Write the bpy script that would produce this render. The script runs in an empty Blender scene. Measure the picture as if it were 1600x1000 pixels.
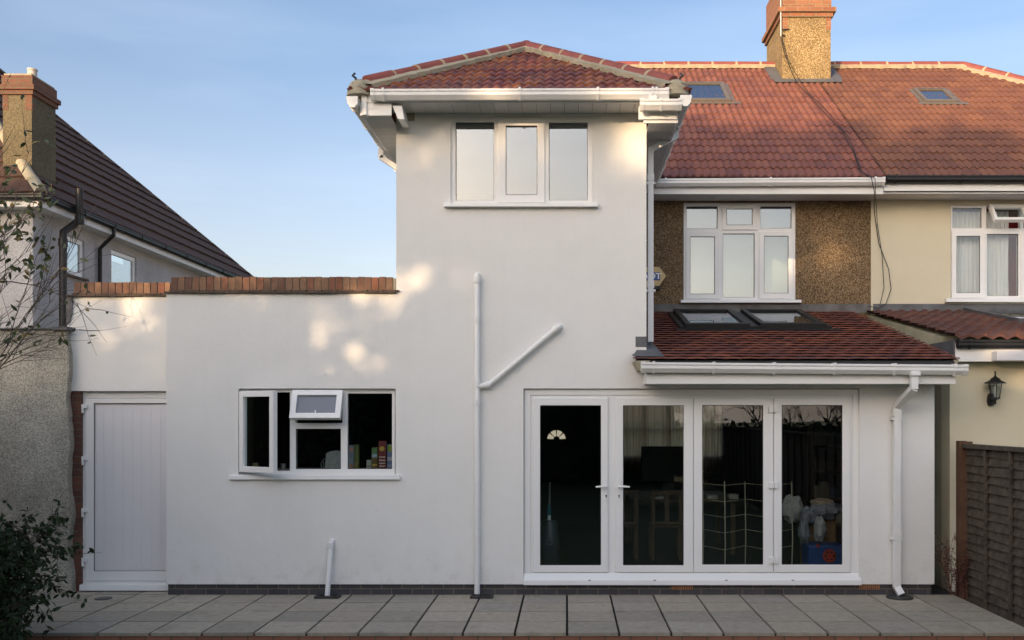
import bpy, bmesh, math, random
from mathutils import Vector, Matrix, noise
random.seed(7)
R = math.radians
sc = bpy.context.scene
# ---------------------------------------------------------------- camera, world, sun
F = 1556.0; CX, CY, CH = 886.0, 650.0, 1.95      # focal length in photo pixels, vanishing point, eye height
cam = bpy.data.cameras.new('camera'); co = bpy.data.objects.new('camera', cam)
sc.collection.objects.link(co); sc.camera = co
co.location = (0, 0, CH); co.rotation_euler = (R(90), 0, 0)
cam.sensor_width = 36; cam.lens = F/1600*36
cam.shift_x = -(CX-800)/1600; cam.shift_y = (CY-500)/1600
cam.clip_end = 3000; cam.clip_start = .05
AZ, EL = R(30), R(10.5)
SUN = Vector((-math.sin(AZ)*math.cos(EL), -math.cos(AZ)*math.cos(EL), math.sin(EL)))
w = bpy.data.worlds.new('World'); sc.world = w; w.use_nodes = True
nt = w.node_tree; bg = nt.nodes['Background']
sky = nt.nodes.new('ShaderNodeTexSky'); sky.sky_type = 'NISHITA'; sky.sun_disc = False
sky.sun_elevation = EL; sky.sun_rotation = math.atan2(SUN.x, SUN.y)
sky.altitude = 50; sky.air_density = 1.0; sky.dust_density = 3.6; sky.ozone_density = 1.6
tc = nt.nodes.new('ShaderNodeTexCoord'); mp = nt.nodes.new('ShaderNodeMapping'); mp.inputs['Scale'].default_value = (1.2, 1.2, 7)
nz = nt.nodes.new('ShaderNodeTexNoise'); nz.inputs['Scale'].default_value = 1.7; nz.inputs['Detail'].default_value = 5
rp = nt.nodes.new('ShaderNodeMapRange'); rp.inputs['From Min'].default_value = .48; rp.inputs['From Max'].default_value = .8
rp.inputs['To Max'].default_value = .09
mx = nt.nodes.new('ShaderNodeMixRGB'); mx.inputs['Color2'].default_value = (6.4, 6.6, 7.0, 1)
nt.links.new(tc.outputs['Generated'], mp.inputs[0]); nt.links.new(mp.outputs[0], nz.inputs['Vector'])
nt.links.new(nz.outputs['Fac'], rp.inputs['Value']); nt.links.new(rp.outputs[0], mx.inputs['Fac'])
tint = nt.nodes.new('ShaderNodeMixRGB'); tint.blend_type = 'MULTIPLY'; tint.inputs['Fac'].default_value = 1; tint.inputs['Color2'].default_value = (.97, .935, 1.0, 1)
nt.links.new(sky.outputs[0], tint.inputs['Color1']); nt.links.new(tint.outputs[0], mx.inputs['Color1'])
# bright thin evening cloud around the sun, behind the photographer
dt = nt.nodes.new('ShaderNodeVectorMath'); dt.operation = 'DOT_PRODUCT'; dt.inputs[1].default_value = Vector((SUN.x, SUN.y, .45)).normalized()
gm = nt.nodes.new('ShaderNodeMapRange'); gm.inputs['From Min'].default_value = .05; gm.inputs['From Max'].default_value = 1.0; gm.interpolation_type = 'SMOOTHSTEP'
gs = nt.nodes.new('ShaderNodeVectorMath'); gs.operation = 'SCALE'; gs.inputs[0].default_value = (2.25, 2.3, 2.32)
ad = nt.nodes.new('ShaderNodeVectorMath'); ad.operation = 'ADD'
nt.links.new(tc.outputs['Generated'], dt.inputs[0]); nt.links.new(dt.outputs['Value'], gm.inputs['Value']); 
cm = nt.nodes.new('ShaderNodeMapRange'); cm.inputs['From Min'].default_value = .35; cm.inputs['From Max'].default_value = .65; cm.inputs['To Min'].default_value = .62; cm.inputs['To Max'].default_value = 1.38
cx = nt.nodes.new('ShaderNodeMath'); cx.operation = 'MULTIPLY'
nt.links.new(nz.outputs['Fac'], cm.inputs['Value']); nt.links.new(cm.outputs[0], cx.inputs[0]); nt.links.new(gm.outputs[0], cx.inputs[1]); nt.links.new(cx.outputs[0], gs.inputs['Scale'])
sz = nt.nodes.new('ShaderNodeSeparateXYZ'); hm = nt.nodes.new('ShaderNodeMapRange'); hm.inputs['From Min'].default_value = .02; hm.inputs['From Max'].default_value = .34; hm.inputs['To Min'].default_value = 1; hm.inputs['To Max'].default_value = 0
hs_ = nt.nodes.new('ShaderNodeVectorMath'); hs_.operation = 'SCALE'; hs_.inputs[0].default_value = (1.05, .70, .58); ha = nt.nodes.new('ShaderNodeVectorMath'); ha.operation = 'ADD'
nt.links.new(tc.outputs['Generated'], sz.inputs[0]); nt.links.new(sz.outputs['Z'], hm.inputs['Value']); nt.links.new(hm.outputs[0], hs_.inputs['Scale'])
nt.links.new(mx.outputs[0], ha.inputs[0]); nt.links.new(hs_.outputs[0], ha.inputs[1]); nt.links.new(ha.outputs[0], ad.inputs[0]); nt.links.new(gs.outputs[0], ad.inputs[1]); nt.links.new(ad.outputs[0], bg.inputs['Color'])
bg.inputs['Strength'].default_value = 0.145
sl = bpy.data.lights.new('sun', 'SUN'); sl.energy = 2.9; sl.angle = R(.5); sl.color = (1, .70, .42)
so = bpy.data.objects.new('sun', sl); sc.collection.objects.link(so)
so.rotation_euler = SUN.to_track_quat('Z', 'Y').to_euler()
sc.view_settings.view_transform = 'Standard'; sc.view_settings.look = 'None'
sc.view_settings.exposure = 1.0; sc.view_settings.gamma = 1
sc.render.engine = 'CYCLES'
sc.cycles.max_bounces = 8; sc.cycles.transparent_max_bounces = 16

# ---------------------------------------------------------------- helpers
def WX(px, Y): return (px-CX)*Y/F
def WZ(py, Y): return CH+(CY-py)*Y/F
C = sc.collection
ORI = {}
def mat(name, col, rough=.6, var=0, vscale=3, bump=0, bscale=40, spec=.5, metal=0, col2=None, fine=0):
    m = bpy.data.materials.new(name); m.use_nodes = True; n = m.node_tree; p = n.nodes['Principled BSDF']
    p.inputs['Base Color'].default_value = (*col, 1); p.inputs['Roughness'].default_value = rough
    p.inputs['Specular IOR Level'].default_value = spec; p.inputs['Metallic'].default_value = metal
    t = n.nodes.new('ShaderNodeTexCoord')
    if var or col2:
        a = n.nodes.new('ShaderNodeTexNoise'); a.inputs['Scale'].default_value = vscale; a.inputs['Detail'].default_value = 6
        a.inputs['Roughness'].default_value = .65
        r = n.nodes.new('ShaderNodeMapRange'); r.inputs['From Min'].default_value = .3; r.inputs['From Max'].default_value = .7
        n.links.new(t.outputs['Object'], a.inputs['Vector']); n.links.new(a.outputs['Fac'], r.inputs['Value'])
        x = n.nodes.new('ShaderNodeMixRGB'); c2 = col2 or tuple(c*(1-var) for c in col)
        x.inputs['Color1'].default_value = (*col, 1); x.inputs['Color2'].default_value = (*c2, 1)
        n.links.new(r.outputs[0], x.inputs['Fac']); n.links.new(x.outputs[0], p.inputs['Base Color'])
    if bump:
        b = n.nodes.new('ShaderNodeTexNoise'); b.inputs['Scale'].default_value = bscale; b.inputs['Detail'].default_value = 5
        q = n.nodes.new('ShaderNodeBump'); q.inputs['Strength'].default_value = bump; q.inputs['Distance'].default_value = .01
        n.links.new(t.outputs['Object'], b.inputs['Vector']); n.links.new(b.outputs['Fac'], q.inputs['Height'])
        n.links.new(q.outputs[0], p.inputs['Normal'])
    return m
def mat_pebble(name, stops, scale=70, bump=.9, big=.25):
    """pebble-dash: voronoi pebbles of several colours with real relief"""
    m = mat(name, stops[0], .9); n = m.node_tree; p = n.nodes['Principled BSDF']
    t = n.nodes.new('ShaderNodeTexCoord'); v = n.nodes.new('ShaderNodeTexVoronoi'); v.inputs['Scale'].default_value = scale
    r = n.nodes.new('ShaderNodeValToRGB'); r.color_ramp.interpolation = 'CONSTANT'
    s = n.nodes.new('ShaderNodeSeparateColor')
    e = r.color_ramp.elements
    while len(e) < len(stops): e.new(.5)
    for i, c in enumerate(stops): e[i].position = i/len(stops); e[i].color = (*c, 1)
    n.links.new(t.outputs['Object'], v.inputs['Vector']); n.links.new(v.outputs['Color'], s.inputs[0]); n.links.new(s.outputs[0], r.inputs[0])
    a = n.nodes.new('ShaderNodeTexNoise'); a.inputs['Scale'].default_value = 1.3; a.inputs['Detail'].default_value = 6
    n.links.new(t.outputs['Object'], a.inputs['Vector'])
    mr = n.nodes.new('ShaderNodeMapRange'); mr.inputs['From Min'].default_value = .3; mr.inputs['From Max'].default_value = .7
    mr.inputs['To Min'].default_value = 1-big; mr.inputs['To Max'].default_value = 1+big
    n.links.new(a.outputs['Fac'], mr.inputs['Value'])
    x = n.nodes.new('ShaderNodeVectorMath'); x.operation = 'SCALE'
    n.links.new(r.outputs[0], x.inputs[0]); n.links.new(mr.outputs[0], x.inputs['Scale']); n.links.new(x.outputs[0], p.inputs['Base Color'])
    q = n.nodes.new('ShaderNodeBump'); q.inputs['Strength'].default_value = bump; q.inputs['Distance'].default_value = .012; q.invert = True
    n.links.new(v.outputs['Distance'], q.inputs['Height']); n.links.new(q.outputs[0], p.inputs['Normal'])
    return m
def mat_brick(name, c1, c2, mortar, plane='xz', bw=.225, rh=.075, ms=.006, var=.25):
    m = mat(name, c1, .85); n = m.node_tree; p = n.nodes['Principled BSDF']
    t = n.nodes.new('ShaderNodeTexCoord'); s = n.nodes.new('ShaderNodeSeparateXYZ'); k = n.nodes.new('ShaderNodeCombineXYZ')
    n.links.new(t.outputs['Object'], s.inputs[0])
    n.links.new(s.outputs['X' if plane[0] == 'x' else 'Y'], k.inputs['X']); n.links.new(s.outputs['Z' if plane[1] == 'z' else 'Y'], k.inputs['Y'])
    b = n.nodes.new('ShaderNodeTexBrick'); b.inputs['Scale'].default_value = 1
    b.inputs['Brick Width'].default_value = bw; b.inputs['Row Height'].default_value = rh; b.inputs['Mortar Size'].default_value = ms
    b.inputs['Mortar Smooth'].default_value = .2; b.inputs['Bias'].default_value = 0
    b.inputs['Color1'].default_value = (*c1, 1); b.inputs['Color2'].default_value = (*c2, 1); b.inputs['Mortar'].default_value = (*mortar, 1)
    n.links.new(k.outputs[0], b.inputs['Vector'])
    a = n.nodes.new('ShaderNodeTexNoise'); a.inputs['Scale'].default_value = 9; a.inputs['Detail'].default_value = 5
    n.links.new(t.outputs['Object'], a.inputs['Vector'])
    mr = n.nodes.new('ShaderNodeMapRange'); mr.inputs['To Min'].default_value = 1-var; mr.inputs['To Max'].default_value = 1+var
    n.links.new(a.outputs['Fac'], mr.inputs['Value'])
    x = n.nodes.new('ShaderNodeVectorMath'); x.operation = 'SCALE'
    n.links.new(b.outputs['Color'], x.inputs[0]); n.links.new(mr.outputs[0], x.inputs['Scale']); n.links.new(x.outputs[0], p.inputs['Base Color'])
    q = n.nodes.new('ShaderNodeBump'); q.inputs['Strength'].default_value = .7; q.inputs['Distance'].default_value = .006; q.invert = True
    n.links.new(b.outputs['Fac'], q.inputs['Height']); n.links.new(q.outputs[0], p.inputs['Normal'])
    return m
def mat_tile(name, cols, rough=.75, lichen=None, lich_lo=.56, lich_hi=.75, dark=.3, stagger=False):
    """one random clay colour per tile (uv is in tile units), weathering noise over it"""
    m = mat(name, cols[0], rough); n = m.node_tree; p = n.nodes['Principled BSDF']
    u = n.nodes.new('ShaderNodeUVMap'); f = n.nodes.new('ShaderNodeVectorMath'); f.operation = 'FLOOR'
    n.links.new(u.outputs[0], f.inputs[0])
    wn = n.nodes.new('ShaderNodeTexWhiteNoise'); wn.noise_dimensions = '2D'; n.links.new(f.outputs[0], wn.inputs['Vector'])
    r = n.nodes.new('ShaderNodeValToRGB'); e = r.color_ramp.elements
    while len(e) < len(cols): e.new(.5)
    for i, c in enumerate(cols): e[i].position = i/max(1, len(cols)-1); e[i].color = (*c, 1)
    n.links.new(wn.outputs['Value'], r.inputs[0])
    t = n.nodes.new('ShaderNodeTexCoord')
    a = n.nodes.new('ShaderNodeTexNoise'); a.inputs['Scale'].default_value = 14; a.inputs['Detail'].default_value = 8; a.inputs['Roughness'].default_value = .7
    n.links.new(t.outputs['Object'], a.inputs['Vector'])
    mr = n.nodes.new('ShaderNodeMapRange'); mr.inputs['From Min'].default_value = .3; mr.inputs['From Max'].default_value = .7
    mr.inputs['To Min'].default_value = 1-dark; mr.inputs['To Max'].default_value = 1.15
    n.links.new(a.outputs['Fac'], mr.inputs['Value'])
    x = n.nodes.new('ShaderNodeVectorMath'); x.operation = 'SCALE'
    n.links.new(r.outputs[0], x.inputs[0]); n.links.new(mr.outputs[0], x.inputs['Scale']); last = x.outputs[0]
    if lichen:
        b = n.nodes.new('ShaderNodeTexNoise'); b.inputs['Scale'].default_value = 3.1; b.inputs['Detail'].default_value = 9; b.inputs['Roughness'].default_value = .7
        n.links.new(t.outputs['Object'], b.inputs['Vector'])
        m2 = n.nodes.new('ShaderNodeMapRange'); m2.inputs['From Min'].default_value = lich_lo; m2.inputs['From Max'].default_value = lich_hi
        n.links.new(b.outputs['Fac'], m2.inputs['Value'])
        y = n.nodes.new('ShaderNodeMixRGB'); y.inputs['Color2'].default_value = (*lichen, 1)
        n.links.new(m2.outputs[0], y.inputs['Fac']); n.links.new(last, y.inputs['Color1']); last = y.outputs[0]
    n.links.new(last, p.inputs['Base Color'])
    q = n.nodes.new('ShaderNodeBump'); q.inputs['Strength'].default_value = .35; q.inputs['Distance'].default_value = .005
    n.links.new(a.outputs['Fac'], q.inputs['Height']); n.links.new(q.outputs[0], p.inputs['Normal'])
    return m
def mat_glass(name, refl=.10, tint=(.8, .85, .84), ex=4):
    m = bpy.data.materials.new(name); m.use_nodes = True; n = m.node_tree; n.nodes.clear()
    o = n.nodes.new('ShaderNodeOutputMaterial'); x = n.nodes.new('ShaderNodeMixShader')
    t = n.nodes.new('ShaderNodeBsdfTransparent'); t.inputs[0].default_value = (*tint, 1)
    g = n.nodes.new('ShaderNodeBsdfGlossy'); g.inputs['Roughness'].default_value = .0; g.inputs[0].default_value = (.95, .97, 1, 1)
    l = n.nodes.new('ShaderNodeLayerWeight'); l.inputs['Blend'].default_value = .5
    mr = n.nodes.new('ShaderNodeMapRange'); mr.inputs['To Min'].default_value = refl; mr.inputs['To Max'].default_value = 1
    pw = n.nodes.new('ShaderNodeMath'); pw.operation = 'POWER'; pw.inputs[1].default_value = ex
    tc = n.nodes.new('ShaderNodeTexCoord'); nz = n.nodes.new('ShaderNodeTexNoise'); nz.inputs['Scale'].default_value = 1.6; nz.inputs['Detail'].default_value = 1
    bp = n.nodes.new('ShaderNodeBump'); bp.inputs['Strength'].default_value = .25; bp.inputs['Distance'].default_value = .004
    n.links.new(tc.outputs['Object'], nz.inputs['Vector']); n.links.new(nz.outputs['Fac'], bp.inputs['Height']); n.links.new(bp.outputs[0], g.inputs['Normal'])
    n.links.new(l.outputs['Facing'], pw.inputs[0]); n.links.new(pw.outputs[0], mr.inputs['Value'])
    n.links.new(mr.outputs[0], x.inputs[0]); n.links.new(t.outputs[0], x.inputs[1]); n.links.new(g.outputs[0], x.inputs[2])
    n.links.new(x.outputs[0], o.inputs[0]); return m
def mat_thin(name, col, trans=.5, stripe=0):
    m = bpy.data.materials.new(name); m.use_nodes = True; n = m.node_tree; n.nodes.clear()
    o = n.nodes.new('ShaderNodeOutputMaterial'); x = n.nodes.new('ShaderNodeMixShader'); x.inputs[0].default_value = trans
    d = n.nodes.new('ShaderNodeBsdfDiffuse'); d.inputs[0].default_value = (*col, 1)
    t = n.nodes.new('ShaderNodeBsdfTranslucent'); t.inputs[0].default_value = (*col, 1)
    n.links.new(d.outputs[0], x.inputs[1]); n.links.new(t.outputs[0], x.inputs[2]); last = x.outputs[0]
    if stripe:
        y = n.nodes.new('ShaderNodeMixShader'); y.inputs[0].default_value = stripe
        tr = n.nodes.new('ShaderNodeBsdfTransparent'); n.links.new(last, y.inputs[1]); n.links.new(tr.outputs[0], y.inputs[2]); last = y.outputs[0]
    n.links.new(last, o.inputs[0]); return m

class MB:
    def __init__(s): s.v = []; s.f = []; s.uv = []; s.mi = []; s.m = 0
    def face(s, pts, uv=None):
        i = len(s.v); s.v += [Vector(p) for p in pts]; s.f.append(tuple(range(i, i+len(pts)))); s.uv.append(uv); s.mi.append(s.m)
    def hexa(s, p):   # 8 points: bottom loop 0-3, top loop 4-7
        i = len(s.v); s.v += [Vector(q) for q in p]
        for q in ((3,2,1,0),(4,5,6,7),(0,1,5,4),(1,2,6,5),(2,3,7,6),(3,0,4,7)):
            s.f.append(tuple(i+k for k in q)); s.uv.append(None); s.mi.append(s.m)
    def box(s, x0, x1, y0, y1, z0, z1):
        s.hexa([(x0,y0,z0),(x1,y0,z0),(x1,y1,z0),(x0,y1,z0),(x0,y0,z1),(x1,y0,z1),(x1,y1,z1),(x0,y1,z1)]); return s
    def prism(s, poly, a, b):   # poly: list of points, extruded by vector from a to b offsets
        a = Vector(a); b = Vector(b); n = len(poly); i = len(s.v)
        s.v += [Vector(p)+a for p in poly]+[Vector(p)+b for p in poly]
        s.f.append(tuple(range(i+n-1, i-1, -1))); s.f.append(tuple(range(i+n, i+2*n)))
        for k in range(n): s.f.append((i+k, i+(k+1) % n, i+n+(k+1) % n, i+n+k))
        s.uv += [None]*(n+2); s.mi += [s.m]*(n+2)
    def tube(s, pts, r, n=8, cap=True):
        pts = [Vector(p) for p in pts]; rs = r if isinstance(r, (list, tuple)) else [r]*len(pts)
        i0 = len(s.v); ref = None
        for k, p in enumerate(pts):
            d = (pts[min(k+1, len(pts)-1)]-pts[max(k-1, 0)])
            if d.length < 1e-9: d = Vector((0,0,1))
            d.normalize()
            if ref is None: ref = d.orthogonal().normalized()
            a = ref-d*ref.dot(d)
            if a.length < 1e-6: a = d.orthogonal()
            a.normalize(); ref = a; b = d.cross(a)
            for j in range(n):
                t = 2*math.pi*(j+.5)/n; s.v.append(p+(a*math.cos(t)+b*math.sin(t))*rs[k])
        for k in range(len(pts)-1):
            for j in range(n):
                s.f.append((i0+k*n+j, i0+k*n+(j+1) % n, i0+(k+1)*n+(j+1) % n, i0+(k+1)*n+j)); s.uv.append(None); s.mi.append(s.m)
        if cap:
            s.f.append(tuple(i0+j for j in range(n-1, -1, -1))); s.uv.append(None); s.mi.append(s.m)
            e = i0+(len(pts)-1)*n; s.f.append(tuple(e+j for j in range(n))); s.uv.append(None); s.mi.append(s.m)
        return s
    def lathe(s, prof, c, n=16):
        c = Vector(c); i0 = len(s.v)
        for r, z in prof:
            for j in range(n): s.v.append(c+Vector((r*math.cos(2*math.pi*j/n), r*math.sin(2*math.pi*j/n), z)))
        for k in range(len(prof)-1):
            for j in range(n): s.f.append((i0+k*n+j, i0+k*n+(j+1) % n, i0+(k+1)*n+(j+1) % n, i0+(k+1)*n+j)); s.uv.append(None); s.mi.append(s.m)
        return s
    def holes(s, x0, x1, z0, z1, hs, y0, y1, ax='x'):
        """slab in the x-z (or y-z) plane, thickness y0..y1, rectangular holes"""
        xs = sorted(set([x0, x1]+[min(max(h[i], x0), x1) for h in hs for i in (0, 1)]))
        zs = sorted(set([z0, z1]+[min(max(h[i], z0), z1) for h in hs for i in (2, 3)]))
        def full(i, j):
            if i < 0 or j < 0 or i >= len(xs)-1 or j >= len(zs)-1: return False
            a = (xs[i]+xs[i+1])/2; b = (zs[j]+zs[j+1])/2
            return not any(h[0] < a < h[1] and h[2] < b < h[3] for h in hs)
        P = (lambda a, b, c: (a, b, c)) if ax == 'x' else (lambda a, b, c: (b, a, c))
        for i in range(len(xs)-1):
            for j in range(len(zs)-1):
                if not full(i, j): continue
                a, b, c, d = xs[i], xs[i+1], zs[j], zs[j+1]
                s.face([P(a,y0,c),P(b,y0,c),P(b,y0,d),P(a,y0,d)]); s.face([P(b,y1,c),P(a,y1,c),P(a,y1,d),P(b,y1,d)])
                if not full(i-1, j): s.face([P(a,y1,c),P(a,y0,c),P(a,y0,d),P(a,y1,d)])
                if not full(i+1, j): s.face([P(b,y0,c),P(b,y1,c),P(b,y1,d),P(b,y0,d)])
                if not full(i, j-1): s.face([P(a,y1,c),P(b,y1,c),P(b,y0,c),P(a,y0,c)])
                if not full(i, j+1): s.face([P(a,y0,d),P(b,y0,d),P(b,y1,d),P(a,y1,d)])
        return s
    def build(s, name, m, parent=None, origin=None, bevel=0, smooth=False, merge=False):
        po = ORI.get(parent.name, Vector((0,0,0))) if parent else Vector((0,0,0))
        if origin is None:
            if parent: o = po
            else:
                xs = [v.x for v in s.v]; ys = [v.y for v in s.v]
                o = Vector(((min(xs)+max(xs))/2, (min(ys)+max(ys))/2, min(v.z for v in s.v)))
        else: o = Vector(origin)
        me = bpy.data.meshes.new(name); me.from_pydata([v-o for v in s.v], [], s.f)
        for mm in (m if isinstance(m, list) else [m]): me.materials.append(mm)
        if any(s.mi): me.polygons.foreach_set('material_index', s.mi)
        if any(u is not None for u in s.uv):
            l = me.uv_layers.new(name='UVMap'); k = 0; d = l.data
            for fi, f in enumerate(s.f):
                u = s.uv[fi]
                for q in range(len(f)):
                    if u: d[k].uv = u[q]
                    k += 1
        if bevel or merge or smooth:
            b = bmesh.new(); b.from_mesh(me); bmesh.ops.remove_doubles(b, verts=b.verts, dist=1e-5)
            bmesh.ops.dissolve_limit(b, angle_limit=.01, verts=b.verts, edges=b.edges) if bevel else None
            bmesh.ops.recalc_face_normals(b, faces=b.faces); b.to_mesh(me); b.free()
        if smooth:
            for p in me.polygons: p.use_smooth = True
            try: me.set_sharp_from_angle(angle=R(40))
            except Exception: pass
        ob = bpy.data.objects.new(name, me); C.objects.link(ob)
        if parent: ob.parent = parent
        ob.location = o-po; ORI[ob.name] = o
        if bevel:
            q = ob.modifiers.new('bevel', 'BEVEL'); q.width = bevel; q.segments = 2; q.limit_method = 'ANGLE'; q.angle_limit = R(35)
            q.harden_normals = False
        return ob
def tag(o, label=None, cat=None, group=None, kind=None):
    if label: o['label'] = label
    if cat: o['category'] = cat
    if group: o['group'] = group
    if kind: o['kind'] = kind
    return o
def thing(name, loc, label, cat, group=None):
    o = bpy.data.objects.new(name, None); C.objects.link(o); o.location = loc; ORI[o.name] = Vector(loc)
    o.empty_display_size = .1
    return tag(o, label, cat, group)

# ---------------------------------------------------------------- materials
M = {}
M['render'] = mat('white_render', (.79, .785, .76), .85, .06, .9, .3, 55)
def age_render(m):
    n = m.node_tree; p = n.nodes['Principled BSDF']; src = p.inputs['Base Color'].links[0].from_socket
    t = n.nodes.new('ShaderNodeTexCoord'); mpn = n.nodes.new('ShaderNodeMapping'); mpn.inputs['Scale'].default_value = (5, 5, .35)
    a = n.nodes.new('ShaderNodeTexNoise'); a.inputs['Scale'].default_value = 1.6; a.inputs['Detail'].default_value = 6
    n.links.new(t.outputs['Object'], mpn.inputs[0]); n.links.new(mpn.outputs[0], a.inputs['Vector'])
    r = n.nodes.new('ShaderNodeMapRange'); r.inputs['From Min'].default_value = .5; r.inputs['From Max'].default_value = .8; r.inputs['To Max'].default_value = .07
    n.links.new(a.outputs['Fac'], r.inputs['Value'])
    x = n.nodes.new('ShaderNodeMixRGB'); x.inputs['Color2'].default_value = (.56, .54, .49, 1)
    n.links.new(r.outputs[0], x.inputs['Fac']); n.links.new(src, x.inputs['Color1'])
    # splash dirt low down, broken up by noise
    s = n.nodes.new('ShaderNodeSeparateXYZ'); n.links.new(t.outputs['Object'], s.inputs[0])
    z = n.nodes.new('ShaderNodeMapRange'); z.inputs['From Min'].default_value = .55; z.inputs['From Max'].default_value = .10; z.inputs['To Max'].default_value = .55
    n.links.new(s.outputs['Z'], z.inputs['Value'])
    b = n.nodes.new('ShaderNodeTexNoise'); b.inputs['Scale'].default_value = 6; b.inputs['Detail'].default_value = 9; b.inputs['Roughness'].default_value = .7; n.links.new(t.outputs['Object'], b.inputs['Vector'])
    q = n.nodes.new('ShaderNodeMapRange'); q.inputs['From Min'].default_value = .5; q.inputs['From Max'].default_value = .8; n.links.new(b.outputs['Fac'], q.inputs['Value'])
    mu = n.nodes.new('ShaderNodeMath'); mu.operation = 'MULTIPLY'; n.links.new(z.outputs[0], mu.inputs[0]); n.links.new(q.outputs[0], mu.inputs[1])
    y = n.nodes.new('ShaderNodeMixRGB'); y.inputs['Color2'].default_value = (.42, .38, .31, 1)
    n.links.new(mu.outputs[0], y.inputs['Fac']); n.links.new(x.outputs[0], y.inputs['Color1']); n.links.new(y.outputs[0], p.inputs['Base Color'])
    # trowel unevenness
    w_ = n.nodes.new('ShaderNodeTexNoise'); w_.inputs['Scale'].default_value = 2.2; w_.inputs['Detail'].default_value = 3; n.links.new(t.outputs['Object'], w_.inputs['Vector'])
    bp = n.nodes.new('ShaderNodeBump'); bp.inputs['Strength'].default_value = .5; bp.inputs['Distance'].default_value = .03
    n.links.new(w_.outputs['Fac'], bp.inputs['Height']); n.links.new(bp.outputs[0], p.inputs['Normal'].links[0].from_node.inputs['Normal'])
age_render(M['render'])
M['upvc'] = mat('white_upvc', (.80, .80, .79), .28, .03, 2)
M['upvc2'] = mat('white_upvc_pipe', (.78, .78, .77), .35, .06, 5)
M['soffit'] = mat('soffit_board', (.66, .66, .65), .4, .06, 2)
M['doorpanel'] = mat('door_panel_upvc', (.74, .73, .75), .4, .05, 2)
M['black'] = mat('black_plastic', (.012, .012, .012), .5, .4, 6)
M['dgrey'] = mat('dark_grey_metal', (.045, .045, .045), .45, .3, 5, .05, 30)
M['lead'] = mat('lead_flashing', (.13, .135, .145), .55, 0, 4, .3, 14, col2=(.07, .07, .075))
M['leadbrown'] = mat('stained_flashing', (.15, .15, .15), .6, 0, 5, .3, 14, col2=(.07, .06, .05))
M['mortar'] = mat('hip_mortar', (.40, .35, .26), .95, 0, 7, .8, 35, col2=(.26, .24, .17))
M['felt'] = mat('eaves_felt', (.03, .03, .032), .8, .3, 5, .2, 20)
M['peb'] = mat_pebble('brown_pebbledash', [(.12,.07,.035),(.27,.18,.09),(.17,.11,.05),(.38,.28,.17),(.07,.045,.025),(.23,.15,.07)], 105, .9)
M['pebc'] = mat_pebble('chimney_pebbledash', [(.20,.135,.055),(.34,.24,.11),(.25,.17,.07),(.44,.33,.18),(.16,.11,.05)], 85, .9)
M['pebg'] = mat_pebble('grey_pebbledash', [(.36,.34,.28),(.46,.435,.365),(.28,.265,.22),(.40,.375,.31),(.52,.49,.42)], 85, 1.0, .35)
M['pebl'] = mat_pebble('pale_roughcast', [(.44,.44,.45),(.52,.52,.53),(.40,.40,.41),(.48,.48,.48)], 90, .6, .14)
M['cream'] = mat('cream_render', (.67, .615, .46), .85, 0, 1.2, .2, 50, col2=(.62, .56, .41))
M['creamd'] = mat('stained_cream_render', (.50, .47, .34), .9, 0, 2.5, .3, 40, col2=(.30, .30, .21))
M['tile_new'] = mat_tile('red_roll_tile', [(.17,.062,.045),(.21,.078,.053),(.145,.056,.048),(.225,.088,.058),(.185,.070,.052)], .65, (.26,.12,.06), .64, .95, .2)
M['tile_tower'] = mat_tile('burgundy_roll_tile', [(.15,.045,.04),(.20,.06,.045),(.13,.045,.045),(.20,.07,.05)], .55, (.34,.14,.055), .47, .68)
M['tile_nb'] = mat_tile('brown_roll_tile', [(.18,.075,.045),(.15,.062,.041),(.20,.085,.048),(.165,.068,.044),(.14,.058,.04)], .75, (.10,.06,.035), .62, .85, .25)
M['tile_ext'] = mat_tile('clay_plain_tile', [(.20,.065,.04),(.15,.05,.038),(.25,.085,.05),(.17,.06,.05),(.13,.055,.05)], .7, (.22,.15,.11), .68, .85, .35)
M['tile_low'] = mat_tile('dark_roll_tile', [(.12,.05,.04),(.09,.04,.035),(.15,.06,.04),(.10,.045,.04)], .8, (.07,.05,.03), .55, .75)
M['tile_left'] = mat_tile('dark_brown_tile', [(.072,.036,.025),(.080,.042,.029),(.062,.031,.022)], .95, (.06,.05,.04), .6, .8)
M['ridge'] = mat('ridge_tile_clay', (.27, .075, .055), .6, .25, 6, .2, 25)
M['ridge_mortar'] = mat('ridge_joint_mortar', (.44, .36, .24), .9, .2, 10, .3, 40)
M['blue'] = mat_brick('blue_brick', (.045,.045,.052), (.065,.063,.07), (.16,.13,.09), bw=.225, rh=.066, ms=.005)
M['redbrick'] = mat_brick('dark_red_brick', (.14,.055,.035), (.09,.04,.03), (.10,.085,.065), bw=.225, rh=.075)
M['chbrick'] = mat_brick('orange_brick', (.22,.085,.047), (.30,.13,.065), (.26,.20,.12), bw=.225, rh=.075, ms=.007)
M['chbrick_l'] = mat_brick('dull_orange_brick', (.13,.055,.034), (.17,.075,.042), (.12,.10,.065), bw=.225, rh=.075, ms=.007)
M['chbrick_s'] = mat_brick('orange_brick_side', (.34,.13,.065), (.26,.10,.06), (.22,.18,.13), 'yz', ms=.007)
M['edge'] = mat_brick('patio_edge_brick', (.24,.10,.06), (.30,.13,.08), (.10,.08,.06), bw=.23, rh=.3)
M['air'] = mat('terracotta_vent', (.38, .17, .08), .8, .2, 20)
M['coping'] = mat_tile('coping_brick', [(.21,.085,.05),(.25,.125,.075),(.13,.07,.05),(.28,.16,.095),(.17,.10,.065)], .9, (.20,.15,.10), .6, .8)
M['creasing'] = mat('creasing_tile', (.12, .085, .065), .9, .4, 8, .3, 30)
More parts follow.
